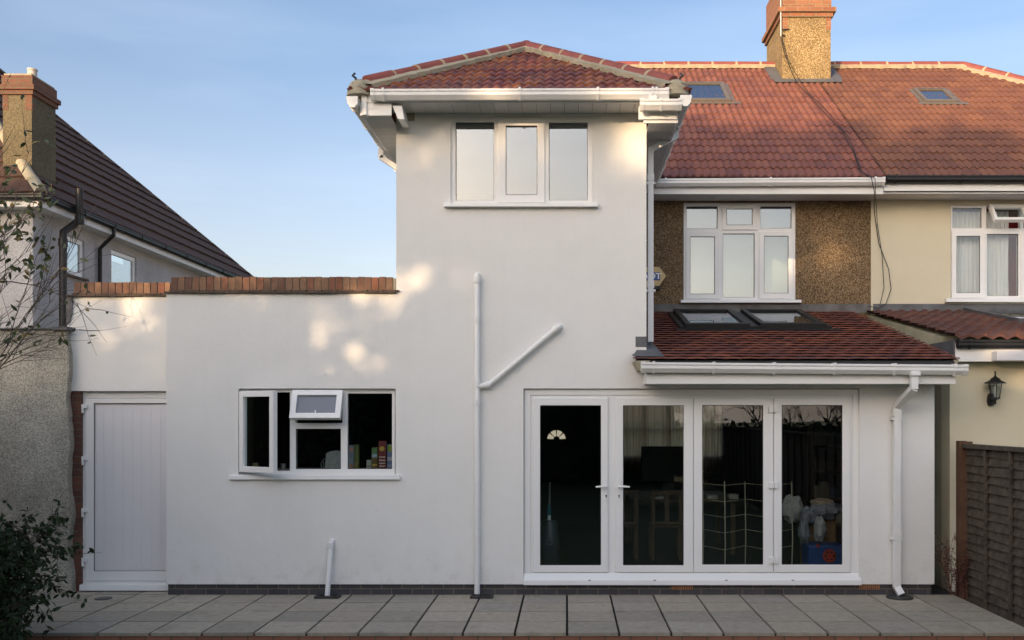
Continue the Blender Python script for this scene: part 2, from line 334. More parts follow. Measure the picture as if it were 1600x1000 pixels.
M['slab'] = mat_tile('paving_slab', [(.32,.28,.225),(.39,.345,.275),(.265,.24,.20),(.36,.31,.24),(.30,.275,.235)], .85, (.18,.165,.135), .54, .80, .22)
M['joint'] = mat('paving_joint', (.016, .014, .012), .95, .3, 10)
M['soil'] = mat('soil', (.035, .026, .018), .95, .4, 8, .6, 20)
M['grassm'] = mat('lawn_green', (.045, .07, .02), .95, .4, 2, .6, 30)
M['fence'] = mat('weathered_fence', (.105, .080, .058), .9, 0, 9, .7, 35, col2=(.035, .028, .022))
M['post'] = mat('brown_fence_post', (.13, .065, .035), .85, .4, 6, .4, 30)
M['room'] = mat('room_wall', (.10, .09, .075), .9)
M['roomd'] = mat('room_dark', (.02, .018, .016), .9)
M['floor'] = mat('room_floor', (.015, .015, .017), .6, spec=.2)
M['glass'] = mat_glass('window_glass', .062, (.86, .90, .90))
M['glass_clear'] = mat_glass('clear_glass', .06, (.93, .95, .95))
M['glass_up'] = mat_glass('upper_window_glass', .16, (.7, .75, .74))
M['glass_roof'] = mat_glass('rooflight_glass', .22, (.7, .78, .8))
M['glass_low'] = mat_glass('low_rooflight_glass', .07, (.7, .78, .8), 9)
M['frost'] = mat('frosted_glass', (.16, .18, .22), .25)
M['net'] = mat_thin('net_curtain', (.80, .80, .79), .15, .02)
M['curtain'] = mat_thin('sheer_curtain', (.85, .62, .38), .6, .12)  # warm daylight behind the cloth is put into its colour
M['blind'] = mat('cream_blind', (.70, .68, .58), .9, .04, 3)
M['redcurt'] = mat('red_curtain', (.18, .01, .01), .9)
M['steel'] = mat('grey_steel', (.35, .36, .38), .3, metal=.9)
M['velux'] = mat('grey_brown_aluminium', (.15, .13, .11), .4, .15, 5)
M['leaf'] = mat('shrub_leaf', (.05, .085, .03), .5, 0, 3, col2=(.09, .10, .03))
M['leafd'] = mat('dark_leaf', (.026, .048, .016), .6, .5, 4, spec=.25)
M['leafy'] = mat('yellow_leaf', (.30, .22, .06), .6, .4, 6)
M['bark'] = mat('bark', (.13, .10, .08), .95, .4, 10, .5, 30)
M['barkd'] = mat('tree_bark', (.06, .05, .04), .95, .4, 10)
M['redstem'] = mat('reddish_stem', (.14, .05, .035), .8, .3, 10)
M['tree_leaf'] = mat('evergreen_leaf', (.04, .06, .022), .7, .4, 1.5)

# ---------------------------------------------------------------- ground
tag(MB().box(-400, 400, -400, 400, -.6, -.2).build('lawn', M['grassm']), kind='structure')
YW = 10.84; YF = 8.9
XL, XR = -5.62, 4.22
def slabs():
    m = MB(); base = MB(); random.seed(3)
    pitch = .4695; x_ref = 0.0
    rows = [8.96, 9.455, 9.93, 10.40, 10.87, 11.12]
    base.box(XL-.02, XR+.01, 8.98, 11.9, -.2, -.022)
    k0 = int((XL-x_ref)/pitch)-1
    for ri in range(5):
        for k in range(k0, 12):
            a = x_ref+k*pitch-.0+.011; b = x_ref+(k+1)*pitch-.011
            a2 = max(a, XL); b2 = min(b, XR)
            if b2-a2 < .03: continue
            c, d = rows[ri]+(.011 if ri else 0), rows[ri+1]-.011
            if a2 > -4.36 and ri == 4: continue
            if a2 > -4.36 and ri == 3: d = 10.865
            z = random.uniform(-.002, .002); t = random.uniform(-.0015, .0015)
            i = len(m.v)
            P = [(a2,c),(b2,c),(b2,d),(a2,d)]; zz = [z+t, z-t, z-t, z+t]
            uv = [(k+50+.5, ri+.5)]*4
            m.face([(p[0], p[1], q) for p, q in zip(P, zz)], uv)
            for j in range(4):
                p, q = P[j], P[(j+1) % 4]
                m.face([(p[0],p[1],-.030),(q[0],q[1],-.030),(q[0],q[1],zz[(j+1)%4]),(p[0],p[1],zz[j])], uv)
    o = m.build('patio', M['slab'], origin=(0,10,0), merge=False); tag(o, kind='structure')
    q = base.build('patio_bed', M['joint'], origin=(0,10,-.2)); tag(q, kind='structure')
    e = MB(); e.box(XL, 6, 8.968, 9.10, -.2, -.031)
    tag(e.build('patio_edge', M['edge'], origin=(0,9,-.3)), kind='structure')
slabs()
tag(MB().box(-9.5, XL-.02, 8.0, 11.04, -.2, -.06).build('flower_bed', M['soil']), kind='structure')
tag(MB().box(XR+.02, 8, 10.95, 14, -.2, -.03).build('side_path', M['soil']), kind='structure')

# ---------------------------------------------------------------- roof helpers
def tile_roof(mb, O, U, V, vlen, ulim, prof, g, tw, du=.025, thick=.022, jit=.0045, uoff=0, stag=0, seed=1, vtop=None):
    O = Vector(O); U = Vector(U).normalized(); V = Vector(V).normalized(); N = U.cross(V).normalized()
    rnd = random.Random(seed)
    n = int(math.ceil(vlen/g))
    for k in range(n):
        v0 = k*g; v1 = min((k+1)*g+.03, vlen)
        a0, b0 = ulim(v0); a1, b1 = ulim(min((k+1)*g, vlen))
        lo = min(a0, a1); hi = max(b0, b1); off = uoff+(stag*tw if k % 2 else 0)
        i0 = int(math.floor((lo-off)/du))-1; i1 = int(math.ceil((hi-off)/du))+1
        jv = {}
        prev = None
        for i in range(i0, i1+1):
            u = off+i*du
            t = int(math.floor((u-off+1e-4)/tw))
            if t not in jv: jv[t] = (rnd.uniform(-jit, jit), rnd.uniform(-jit, jit)*1.6)
            def P(u, v, h): return O+U*u+V*v+N*h
            ua = min(max(u, a0), b0); ub = min(max(u, a1), b1)
            h = prof(u-off); j, jj = jv[t]
            cur = (P(ua, v0-.01+jj, h+thick+j), P(ub, v1, h*.98+.002+j*.3), P(ua, v0-.01+jj, h*.9-.004), ua, ub, t, k)
            if prev and not (abs(cur[3]-prev[3]) < 1e-6 and abs(cur[4]-prev[4]) < 1e-6):
                uv = [(prev[5]+100.5, k+100.5)]*4
                mb.face([prev[0], cur[0], cur[1], prev[1]], uv)
                if abs(cur[3]-prev[3]) > 1e-6: mb.face([prev[2], cur[2], cur[0], prev[0]], uv)
            prev = cur
def roll(w, h): return lambda u: h*(.5+.5*math.cos(2*math.pi*u/w))**.75
def flat(u): return 0.0
def plain(w): return lambda u: .004*math.sin(math.pi*((u/w) % 1)) - (.012 if (u/w) % 1 < .02 or (u/w) % 1 > .98 else 0)
def ridge_run(p0, p1, parent, r=.105, L=.42, name='ridge_tiles', mm='ridge', seed=2):
    p0 = Vector(p0); p1 = Vector(p1); d = p1-p0; T = d.length; d.normalize()
    side = d.cross(Vector((0,0,1))).normalized(); up = side.cross(d).normalized()
    m = MB(); j = MB(); n = max(1, round(T/L)); rnd = random.Random(seed)
    def ring(c, r, k=9): return [c+side*math.cos(a)*r+up*(math.sin(a)*r-.02) for a in [math.pi*(i/(k-1)) for i in range(k)]]
    def shell(mb, a, b, ra, rb):
        A, B = ring(a, ra), ring(b, rb)
        for i in range(len(A)-1): mb.face([A[i], A[i+1], B[i+1], B[i]])
        mb.face(A[::-1]); mb.face(B)
    for i in range(n):
        a = p0+d*(T*i/n+.008); b = p0+d*(T*(i+1)/n-.008); o = up*rnd.uniform(-.005, .005)+side*rnd.uniform(-.004, .004)
        shell(m, a+o, b+o, r*1.0, r*.98)
        if i: m.m = 1; shell(m, a-d*.026, a+d*.012, r*1.03, r*1.03); m.m = 0
    ob = m.build(name, [M[mm], M['ridge_mortar']], parent, merge=True, smooth=True)
    return ob
def gutter(p0, p1, out, parent, m='upvc2', w=.115, h=.105, brk=.9, name='gutter', bands=(), bracket_name='gutter_bracket'):
    """square-line gutter: p0,p1 are the back top edge; out = outward unit vector"""
    p0 = Vector(p0); p1 = Vector(p1); out = Vector(out); d = (p1-p0).normalized()
    prof = [(0,0),(w,0),(w,-.022),(w-.008,-.03),(w-.008,-.062),(w-.045,-h),(.03,-h),(0,-.07)]
    P = lambda s, b=0: [out*(x+(b if x > .01 else 0))+Vector((0,0,z+(b if z == 0 else (-b if z < -.08 else 0)))) for x, z in prof]
    g = MB(); g.prism(P(0), p0, p1)
    # end caps, slightly proud
    g.prism(P(0, .006), p0-d*.012, p0+d*.03); g.prism(P(0, .006), p1-d*.03, p1+d*.012)
    ob = g.build(name, M[m], parent, bevel=.003)
    L = (p1-p0).length; n = max(1, int(L/brk))
    pos = [(.12+(L-.24)*i/max(1, n-1)) for i in range(n)] if n > 1 else [L/2]
    pos += list(bands)
    for q in pos:
        b = MB(); b.prism(P(0, .010), p0+d*(q-.012), p0+d*(q+.012))
        b.build(bracket_name, M[m], ob, origin=ORI[ob.name])
    return ob
def sqpipe(pts, w, parent, m='upvc2', name='downpipe', clips=()):
    """square-section pipe through points"""
    g = MB()
    for a, b in zip(pts[:-1], pts[1:]):
        a, b = Vector(a), Vector(b); d = (b-a).normalized()
        s = d.cross(Vector((0,1,0))) if abs(d.z) > .2 or abs(d.x) > .2 else Vector((1,0,0))
        if s.length < .1: s = Vector((1,0,0))
        s.normalize(); t = d.cross(s).normalized(); e = d*.012
        poly = [s*w/2+t*w/2, -s*w/2+t*w/2, -s*w/2-t*w/2, s*w/2-t*w/2]
        g.prism(poly, a-e, b+e)
    ob = g.build(name, M[m], parent, bevel=.004)
    for c in clips:
        c = Vector(c); k = MB(); k.box(c.x-w/2-.02, c.x+w/2+.02, c.y-w/2-.004, c.y+w/2+.02, c.z-.012, c.z+.012)
        k.box(c.x-w/2-.006, c.x+w/2+.006, c.y-w/2-.006, c.y+w/2, c.z+.03, c.z+.1)
        k.build('pipe_clip', M[m], ob, origin=ORI[ob.name])
    return ob

# ---------------------------------------------------------------- window helper (pixel rects turned into metres at depth Y)
def rect(r, Y): return (WX(r[0], Y), WX(r[2], Y), WZ(r[3], Y), WZ(r[1], Y))
def window(parent, Y, outer, fixed=(), sash=(), glass='glass', name='window', openings=(), sill=None, depth=.07, back=None):
    X0, X1, Z0, Z1 = rect(outer, Y)
    hs = [rect(r, Y) for r in fixed]
    for o, g in sash:
        a = rect(o, Y); hs.append((a[0]+.014, a[1]-.014, a[2]+.014, a[3]-.014))
    for o in openings: hs.append(rect(o, Y))
    fr = MB().holes(X0, X1, Z0, Z1, hs, Y, Y+depth).build(name, M['upvc'], parent, bevel=.005)
    po = ORI[fr.name]
    def pane(a, y):
        MB().box(a[0]-.004, a[1]+.004, y, y+.004, a[2]-.004, a[3]+.004).build('pane', M[glass], fr, origin=po)
        bd = .012
        MB().holes(a[0]-.003, a[1]+.003, a[2]-.003, a[3]+.003, [(a[0]+bd*.45, a[1]-bd*.45, a[2]+bd*.45, a[3]-bd*.45)], y-.010, y-.001).build('gasket', M['dgrey'], fr, origin=po)
    for r in fixed: pane(rect(r, Y), Y+.03)
    for o, g in sash:
        a = rect(o, Y); b = rect(g, Y)
        MB().holes(a[0], a[1], a[2], a[3], [b], Y-.018, Y-.0005).build('sash', M['upvc'], fr, origin=po, bevel=.005)
        inner = (a[0]+.016, a[1]-.016, a[2]+.016, a[3]-.016)
        pane(b, Y-.004+.0)
    if sill:
        s = rect(sill, Y)
        m = MB(); m.prism([(0, Y+.03, s[3]+.006), (0, Y-.09, s[3]-.004), (0, Y-.095, s[2]), (0, Y+.03, s[2])], (s[0],0,0), (s[1],0,0))
        m.build('sill', M['upvc'], fr, origin=po, bevel=.003)
    return fr

# ================================================================ the extended house
XTL, XTR = WX(619, YW), WX(1010, YW)          # tower left and right faces
XWL, XWR = WX(260, YW), WX(1460, YW)
YM = 14.3                                     # rear wall of the original house
XB = 4.36                                     # party line
ZCOP = WZ(457, YW)
H = thing('extended_house', (0, YW, 0), 'white rendered house with two storey rear extension, red hipped roof and patio doors', 'house')
kit = rect((372.5, 607, 618, 741.5), YW); pat = rect((818, 607, 1343, 912), YW); tow = rect((704, 180, 925.3, 319), YW)
ZT = 5.245; ZS = 5.04
big = MB().holes(XWL, XWR, .118, ZT, [kit, pat, tow, (XWL-1, XTL, ZCOP, 9), (XTR, XWR+1, 2.42, 9)], YW, YW+.28)
wall = big.build('rendered_wall', M['render'], H, merge=True)
MB().box(XTL, XTL+.26, YW+.28, YM+.3, 0, ZT).build('tower_side_wall', M['render'], H)
MB().box(XTR-.26, XTR, YW+.28, YM+.3, 2.36, ZT).build('tower_side_wall', M['render'], H)
MB().box(XWR-.28, XWR, YW+.28, YM, .118, 2.42).build('extension_side_wall', M['render'], H)
# recessed bay with the side door
YD = 11.09
XDL = WX(105, YD)
ZDC = WZ(462, YD)
MB().box(XDL, XWL+.02, YD, YD+.25, WZ(611, YD), ZDC).build('door_bay_wall', M['render'], H)
MB().box(XWL+.002, XWL+.27, YW+.28, 13.5, .0, ZCOP-.02).build('bay_return_wall', M['render'], H)
MB().box(XDL+.0, WX(125.5, YD), YD+.012, YD+.25, -.02, WZ(611.5, YD)).build('brick_pier', M['redbrick'], H)
# plinth
pl = MB().box(XWL+.01, WX(1456, YW), YW+.022, YW+.2, -.02, .1175).build('plinth', M['blue'], H)
for a, b in ((1050, 1083), (1343, 1375)):
    v = MB(); x0, x1 = WX(a, YW), WX(b, YW); v.box(x0, x1, YW+.016, YW+.05, .058, .117)
    vo = v.build('air_brick', M['air'], pl, origin=ORI[pl.name])
    for i in range(9):
        for j in range(3):
            cx = x0+.018+(x1-x0-.036)*i/8; cz = .068+.019*j
            vv = MB() if (i, j) == (0, 0) else vv
            vv.box(cx-.006, cx+.006, YW+.0145, YW+.0165, cz-.005, cz+.005)
    vv.build('air_brick_holes', M['roomd'], pl, origin=ORI[pl.name])
# copings: brick on edge over creasing tiles
def coping(x0, x1, y, zb, dz, seed):
    rnd = random.Random(seed); m = MB(); x = x0; i = 0
    while x < x1-.03:
        b = min(x+.068, x1); h = rnd.uniform(-.004, .004); yy = rnd.uniform(-.004, .004)
        P = [(x,y-.01+yy),(b,y-.01+yy),(b,y+.215),(x,y+.215)]; z0, z1 = zb+.028, zb+dz+h; uv = [(i+seed*70+.5, .5)]*4
        m.face([(p[0],p[1],z1) for p in P], uv)
        for j in range(4):
            p, q = P[j], P[(j+1) % 4]; m.face([(*p,z0),(*q,z0),(*q,z1),(*p,z1)], uv)
        x = b+.010; i += 1
    ob = m.build('brick_coping', M['coping'], H)
    t = MB(); t.box(x0+.002, x1-.002, y+.002, y+.21, zb+.026, zb+dz-.014); 
    t.build('coping_mortar', M['mortar'], ob, origin=ORI[ob.name])
    c = MB(); x = x0-.07
    while x < x1-.02:
        b = min(x+.166, x1); q = rnd.uniform(-.006, .006)
        c.box(x, b-.004, y-.045+q, y+.25, zb-.008+q*.4, zb+.006+q*.3); c.box(x+.06, min(b+.05, x1), y-.04-q, y+.25, zb+.008+q*.3, zb+.024)
        x = b
    c.build('creasing_tiles', M['creasing'], ob, origin=ORI[ob.name])
coping(WX(268, YW), XTL-.004, YW, ZCOP, WZ(433, YW)-ZCOP, 1)
coping(WX(116, YD), WX(266, YD), YD, ZDC, WZ(440, YD)-ZDC-.01, 2)
# lead upstand where the bay meets the neighbour
u = MB(); pts = [(105,462),(113,462),(112,490),(108,503),(104,507),(103,470)]
u.prism([(WX(p[0], YD-.02), YD-.02, WZ(p[1], YD-.02)) for p in pts], (0,0,0), (0,.02,0)); u.build('flashing', M['lead'], H)
# --- front eaves of the tower
YE = 10.44
XEL, XER = WX(578, YE), WX(1046, YE)
fz1 = 5.41
fa = MB().box(WX(568, YE), XER, YE, YE+.022, 5.235, fz1-.06).build('fascia', M['upvc'], H, bevel=.004)
sf = MB()
nb = 22
for i in range(nb):
    a = -2.12+(1.17+2.12)*i/nb; b = -2.12+(1.17+2.12)*(i+1)/nb
    sf.box(a, b-.004, YE+.024, YW+.0, 5.246, 5.256)
sf.build('soffit', M['soffit'], H)
gutter((WX(582, YE-.05), YE-.002, WZ(141.5, YE-.06)), (WX(1043, YE-.05), YE-.002, WZ(140, YE-.06)), (0,-1,0), H, brk=.85, bands=(2.35, 2.92))
# side eaves boxes: soffits, fascias, gutters running back to the main roof
for side, xw, xo in ((-1, XTL, -2.17), (1, XTR, 1.17)):
    y1 = 13.8; zs = ZS if side > 0 else 5.11
    s = MB(); n = 34; y0 = YE+.03 if side < 0 else YE+.06
    for i in range(n):
        a = y0+(y1-y0)*i/n; b = y0+(y1-y0)*(i+1)/n
        s.box(min(xw, xo)+(.0 if side > 0 else .02), max(xw, xo)-(.02 if side > 0 else 0), a, b-.005, zs, zs+.01)
    s.build('soffit', M['soffit'], H)
    MB().box(min(xo, xo-side*.02), max(xo, xo-side*.02), y0, y1, zs-.006, 5.26).build('fascia', M['upvc'], H, bevel=.003)
    x0, x1 = (xo-.0, xw+.02) if side < 0 else (xw-.06, xo-.005)
    # closing face of the box toward the garden
    MB().box(x0, x1, y0-.03, y0-.008, zs-.01, 5.232).build('box_end', M['upvc'], H, bevel=.004)
    gx = xo+side*.0
    gutter((gx, YE-.14 if side > 0 else YE-.10, 5.262), (gx, 13.82, 5.262), (side,0,0), H, brk=.55)
# left box detail below the front soffit
MB().box(-2.08, WX(612, YE), YE-.002, YE+.02, 5.165, 5.2).build('box_trim', M['upvc'], H, bevel=.003)
lb = MB(); lb.prism([(WX(613,YE),YE,5.205),(WX(628,YE),YE,5.205),(WX(632,YE),YE,5.06),(WX(622,YE),YE,5.06)], (0,0,0), (0,.3,0)); lb.build('box_bracket', M['upvc'], H, bevel=.003)
# corner post of the fascia (white square end)
MB().box(WX(565, YE-.02), WX(573, YE-.02), YE-.025, YE+.1, 5.10, 5.36).build('fascia_corner', M['upvc'], H, bevel=.004)
# short front gutter piece on the right corner + running outlet
gutter((WX(1001, YE-.05), YE-.045, WZ(156, YE-.12)), (WX(1062, YE-.05), YE-.045, WZ(156, YE-.12)), (0,-1,0), H, brk=.4, name='corner_gutter')
MB().box(WX(1014, YE-.1), WX(1026, YE-.1), YE-.11, YE-.045, 5.24, 5.30).build('gutter_outlet', M['upvc2'], H, bevel=.003)
MB().box(WX(998, YE), WX(1058, YE), YE+.005, YE+.028, WZ(186, YE), WZ(166, YE)).build('box_fascia', M['upvc'], H, bevel=.003)
# tower roof: hipped
tp = .60
ex0, ex1 = -2.27, 1.27; ey = YE-.06; ez = 5.335; hw = (ex1-ex0)/2; xm = (ex0+ex1)/2
apex = Vector((xm, ey+hw, ez+hw*tp)); sl_ = math.hypot(1, tp)
TR = MB()
tile_roof(TR, (ex0, ey, ez), (1,0,0), (0,1,tp), hw*sl_, lambda v: (min(v/sl_, hw), max(2*hw-v/sl_, hw)), roll(.11, .026), .215, .22, du=.0183, seed=5)
tile_roof(TR, (ex0, 16, ez), (0,-1,0), (1,0,tp), hw*sl_, lambda v: (0, 16-ey-v/sl_), roll(.11, .026), .215, .22, du=.0275, seed=6)
tile_roof(TR, (ex1, ey, ez), (0,1,0), (-1,0,tp), hw*sl_, lambda v: (v/sl_, 16-ey), roll(.11, .026), .215, .22, du=.0275, seed=7)
tr = TR.build('tower_roof', M['tile_tower'], H)
def strip(parent, p0, p1, inward, N, w0, w1, h, seed, mm='mortar', name='hip_mortar'):
    """ragged mortar bed lying on the tiles along a hip"""
    rnd = random.Random(seed); p0, p1, inward, N = map(Vector, (p0, p1, inward, N)); inward.normalize(); N.normalize()
    m = MB(); n = 40; prev = None
    for i in range(n+1):
        t = i/n; c = p0.lerp(p1, t); wd = w0+(w1-w0)*t+rnd.uniform(-.02, .02)
        cur = (c+N*(h+.01), c+inward*wd+N*(h+rnd.uniform(-.004, .004)), c+inward*(wd+.015)-N*.01)
        if prev:
            m.face([prev[0], cur[0], cur[1], prev[1]]); m.face([prev[1], cur[1], cur[2], prev[2]])
        prev = cur
    return m.build(name, M[mm], parent)
Nf = Vector((0,-tp,1)).normalized(); 
hl0 = Vector((ex0+.02, ey+.02, ez+.05)); hr0 = Vector((ex1-.02, ey+.02, ez+.05)); ap = apex+Vector((0,0,.05))
strip(H, hl0, ap, (1,0,0), Nf, .22, .13, .035, 4); strip(H, hr0, ap, (-1,0,0), Nf, .22, .13, .035, 5)
ridge_run(hl0+Vector((.12,.12,.12*tp+.02)), ap+Vector((0,0,.02)), H, L=.34, r=.082)
ridge_run(hr0+Vector((-.12,.12,.12*tp+.02)), ap+Vector((0,0,.02)), H, L=.34, r=.082)
ridge_run(ap+Vector((0,.03,.035)), (xm, 16, ap.z+.035), H, r=.085)
for x, s in ((ex0+.09, 1), (ex1-.12, -1)):   # mortar blobs at the hip feet
    b = MB(); b.lathe([(.0,.12),(.04,.118),(.09,.09),(.125,.03),(.14,-.06),(.0,-.06)], (x, ey+.1, ez+.03), 14)
    b.build('hip_foot_mortar', M['mortar'], H, smooth=True)
    k = MB(); c = Vector((x-s*.03, ey+.04, ez+.15)); k.tube([c-Vector((0,0,.03)), c, c+Vector((-s*.03,-.02,.02)), c+Vector((-s*.01,0,.05))], .013, 6)
    k.build('hip_iron', M['dgrey'], H)
# pointed brick bit above the wall corner
MB().box(WX(629, YW), WX(648, YW), YW-.004, YW+.02, 5.16, 5.244).build('corner_patch', M['mortar'], H)
# --- downpipes on the tower sides
sqpipe([(1.225, 11.2, 5.16), (1.225, 11.2, 5.09), (.935, 11.14, 4.93), (.935, 11.14, 2.79)], .062, H, clips=[(.935, 11.14, 4.55), (.935, 11.14, 3.35)])
sqpipe([(-2.23, 11.95, 5.16), (-2.23, 11.95, 5.05), (-1.93, 11.95, 4.86), (-1.93, 11.95, 3.6)], .062, H)
# --- main roof (this house's half)
YEV, ZEV = 13.85, 5.27; RY, mp_ = 18.3, .69; RZ = ZEV+(RY-YEV)*mp_; ml = math.hypot(1, mp_); VL = (RY-YEV)*ml
XS = 4.42
MR = MB()
tile_roof(MR, (-2.2, YEV, ZEV), (1,0,0), (0,1,mp_), VL, lambda v: (v/VL*3.2, XS+2.2), roll(.11, .027), .30, .22, du=.0183, seed=8)
mr_ = MR.build('main_roof', M['tile_new'], H)
mb = MB(); mb.face([(-2.2,22.75,ZEV),(1.0,RY,RZ),(-2.2,YEV,ZEV)]); mb.face([(-2.2,22.75,ZEV),(4.42,22.75,ZEV),(4.42,RY,RZ),(1.0,RY,RZ)])
mb.build('far_roof_slope', M['tile_new'], H)
ridge_run((.9, RY, RZ+.04), (XS, RY, RZ+.04), H, r=.10, L=.45)
strip(H, (.9, RY-.05, RZ+.02), (XS, RY-.05, RZ+.02), (0,-1,-mp_), (0,-mp_,1), .07, .07, .035, 9, 'ridge_mortar', 'ridge_mortar')
fz = ZS
MB().box(1.19, 4.40, YEV-.0, YEV+.02, ZS-.004, 5.235).build('fascia', M['upvc'], H, bevel=.003)
MB().box(1.19, 4.385, YEV+.021, YM, ZS, ZS+.012).build('soffit', M['soffit'], H)
gutter((WX(1026, 13.8), YEV-.002, WZ(278.5, 13.72)), (WX(1380, 13.8), YEV-.002, WZ(276.5, 13.72)), (0,-1,0), H, brk=.8, h=.10)
# --- brown pebble-dashed first floor wall
mw = rect((1067.5, 316.5, 1243.5, 470), YM)
MB().holes(XTR, XB, 2.6, ZS+.2, [mw], YM, YM+.26).build('pebbledash_wall', M['peb'], H, merge=True)
w2 = window(H, YM-.0+.02, (1068, 317, 1243, 470),
       fixed=[(1072.5,322.5,1121,357), (1188,322.5,1236.8,357), (1129.6,365,1179,464.6)],
       sash=[((1128,320,1184,359.5),(1135,326.6,1175.5,352)), ((1071.5,361.5,1124.8,467),(1078,370,1116.7,459.6)), ((1185.5,361.5,1239.3,467),(1193.5,369,1231.6,458.5))],
       glass='glass_up', sill=(1062.6,469,1250,474))
MB().box(mw[0]-.1, mw[1]+.1, YM+.22, YM+.225, mw[2]-.1, mw[3]-.05).build('blind', M['blind'], w2, origin=ORI[w2.name])
# flashing strip above the lower roof
fl = MB(); x = XTR+.002
rnd = random.Random(3)
while x < XB+.02:
    b = min(x+rnd.uniform(.5, .8), XB+.02)
    fl.hexa([(x,YM-.012,WZ(489,YM)),(b,YM-.012,WZ(489,YM)),(b,YM,WZ(489,YM)),(x,YM,WZ(489,YM)),(x,YM-.006-rnd.uniform(0,.004),WZ(475,YM)+rnd.uniform(-.02,.01)),(b-.004,YM-.008,WZ(475,YM)+rnd.uniform(-.02,.01)),(b-.004,YM,WZ(475,YM)),(x,YM,WZ(475,YM))]); x = b
fl.build('lead_flashing', M['leadbrown'], H)
# --- extension roof of plain tiles
EY, EZ = 10.43, 2.535; TY, TZ = YM, WZ(489, YM); em = (TZ-EZ)/(TY-EY); el = math.hypot(1, em); EL_ = (TY-EY)*el
exl, exr = WX(990, EY), WX(1502, EY)
ER = MB()
def eul(v): return (0 if v/el+EY < YW+.0 else XTR-exl+.002, exr-exl)
def plaintiles(mb, O, U, V, vlen, ulim, g, tw, seed):
    O = Vector(O); U = Vector(U).normalized(); V = Vector(V).normalized(); N = U.cross(V).normalized(); rnd = random.Random(seed)
    n = int(math.ceil(vlen/g))
    for k in range(n):
        v0 = k*g; a, b = ulim(v0+g*.5); u = a-(tw/2 if k % 2 else 0); t = 0
        while u < b:
            u0 = max(u, a)+.003; u1 = min(u+tw, b+rnd.uniform(0,.006))-.003; t += 1; u += tw
            if u1-u0 < .02: continue
            hh = .026+rnd.uniform(-.001, .003); j0, j1 = rnd.uniform(-.003, .003), rnd.uniform(-.003, .003); v1 = min(v0+g*1.08, vlen)
            um = (u0+u1)/2; uv = [(t+.5, k+.5)]*4; P = lambda u, v, h: O+U*u+V*v+N*h
            camb = .004
            top = [P(u0, v0+j0, hh), P(um, v0+(j0+j1)/2, hh+camb), P(u1, v0+j1, hh), P(u1, v1, .002), P(um, v1, .002+camb), P(u0, v1, .002)]
            bot = [P(u0, v0+j0, hh-.013), P(um, v0+(j0+j1)/2, hh-.013+camb), P(u1, v0+j1, hh-.013)]
            mb.face([top[0], top[1], top[4], top[5]], uv); mb.face([top[1], top[2], top[3], top[4]], uv)
            mb.face([bot[0], bot[1], top[1], top[0]], uv); mb.face([bot[1], bot[2], top[2], top[1]], uv)
            mb.face([bot[0], top[0], top[5]], uv[:3]); mb.face([top[2], bot[2], top[3]], uv[:3])
plaintiles(ER, (exl, EY, EZ), (1,0,0), (0,1,em), EL_, eul, .178, .19, 12)
er = ER.build('extension_roof', M['tile_ext'], H)
dk = MB(); dk.hexa([(exl+.03,EY+.03,EZ-.03),(exr-.03,EY+.03,EZ-.03),(exr-.03,YM,TZ-.05),(XTR,YM,TZ-.05),(exl+.03,EY+.03,EZ-.004),(exr-.03,EY+.03,EZ-.004),(exr-.03,YM,TZ-.004),(XTR,YM,TZ-.004)])
dk.build('roof_deck', M['felt'], H)
MB().box(WX(1010, EY), exr-.06, EY+.02, EY+.04, 2.40, EZ-.012).build('eaves_tray', M['felt'], H)
# cement undercloak at the left end
c = MB(); c.prism([(exl+.01,EY-.005,EZ-.005),(exl+.17,EY-.005,EZ-.005),(exl+.17,EY-.005,2.43),(exl+.06,EY-.005,2.43)], (0,0,0), (0,.40,0)); c.build('undercloak', M['mortar'], H)
# verge undercloak on the right, follows the slope
c = MB(); c.hexa([(exr-.07,EY+.02,EZ-.05),(exr-.04,EY+.02,EZ-.05),(exr-.04,YM,TZ-.05),(exr-.07,YM,TZ-.05),(exr-.07,EY+.02,EZ+.004),(exr-.015,EY+.02,EZ+.004),(exr-.015,YM,TZ+.004),(exr-.07,YM,TZ+.004)]); c.build('verge_mortar', M['mortar'], H)
ym_ = 10.48
MB().box(WX(1010, 10.47), WX(1493, 10.47), 10.465, 10.49, WZ(600, 10.47), 2.45).build('fascia', M['upvc'], H, bevel=.003)
MB().box(WX(1010, 10.47), WX(1493, 10.47), 10.491, YW, 2.29, 2.302).build('soffit', M['soffit'], H)
bx = MB(); bx.box(WX(1010, 10.47), WX(1010,10.47)+.02, 10.491, YW, 2.303, 2.44); bx.box(WX(1493,10.47)-.02, WX(1493, 10.47), 10.491, YW+.3, 2.303, 2.44); bx.build('box_end', M['upvc'], H)
gutter((WX(1003, 10.41), 10.463, WZ(566, 10.36)), (WX(1508, 10.41), 10.463, WZ(570, 10.36)), (0,-1,0), H, brk=.5)
xo = WX(1428, 10.4)
MB().box(xo-.05, xo+.05, 10.34, 10.46, 2.37, 2.41).build('gutter_outlet', M['upvc2'], H, bevel=.003)
xd = WX(1401, 10.78)
sqpipe([(xo, 10.40, 2.41), (xo, 10.40, 2.24), (xd, 10.775, 2.05), (xd, 10.775, .10), (xd+.03, 10.73, .03)], .072, H, clips=[(xd, 10.775, 1.92), (xd, 10.775, .62)])
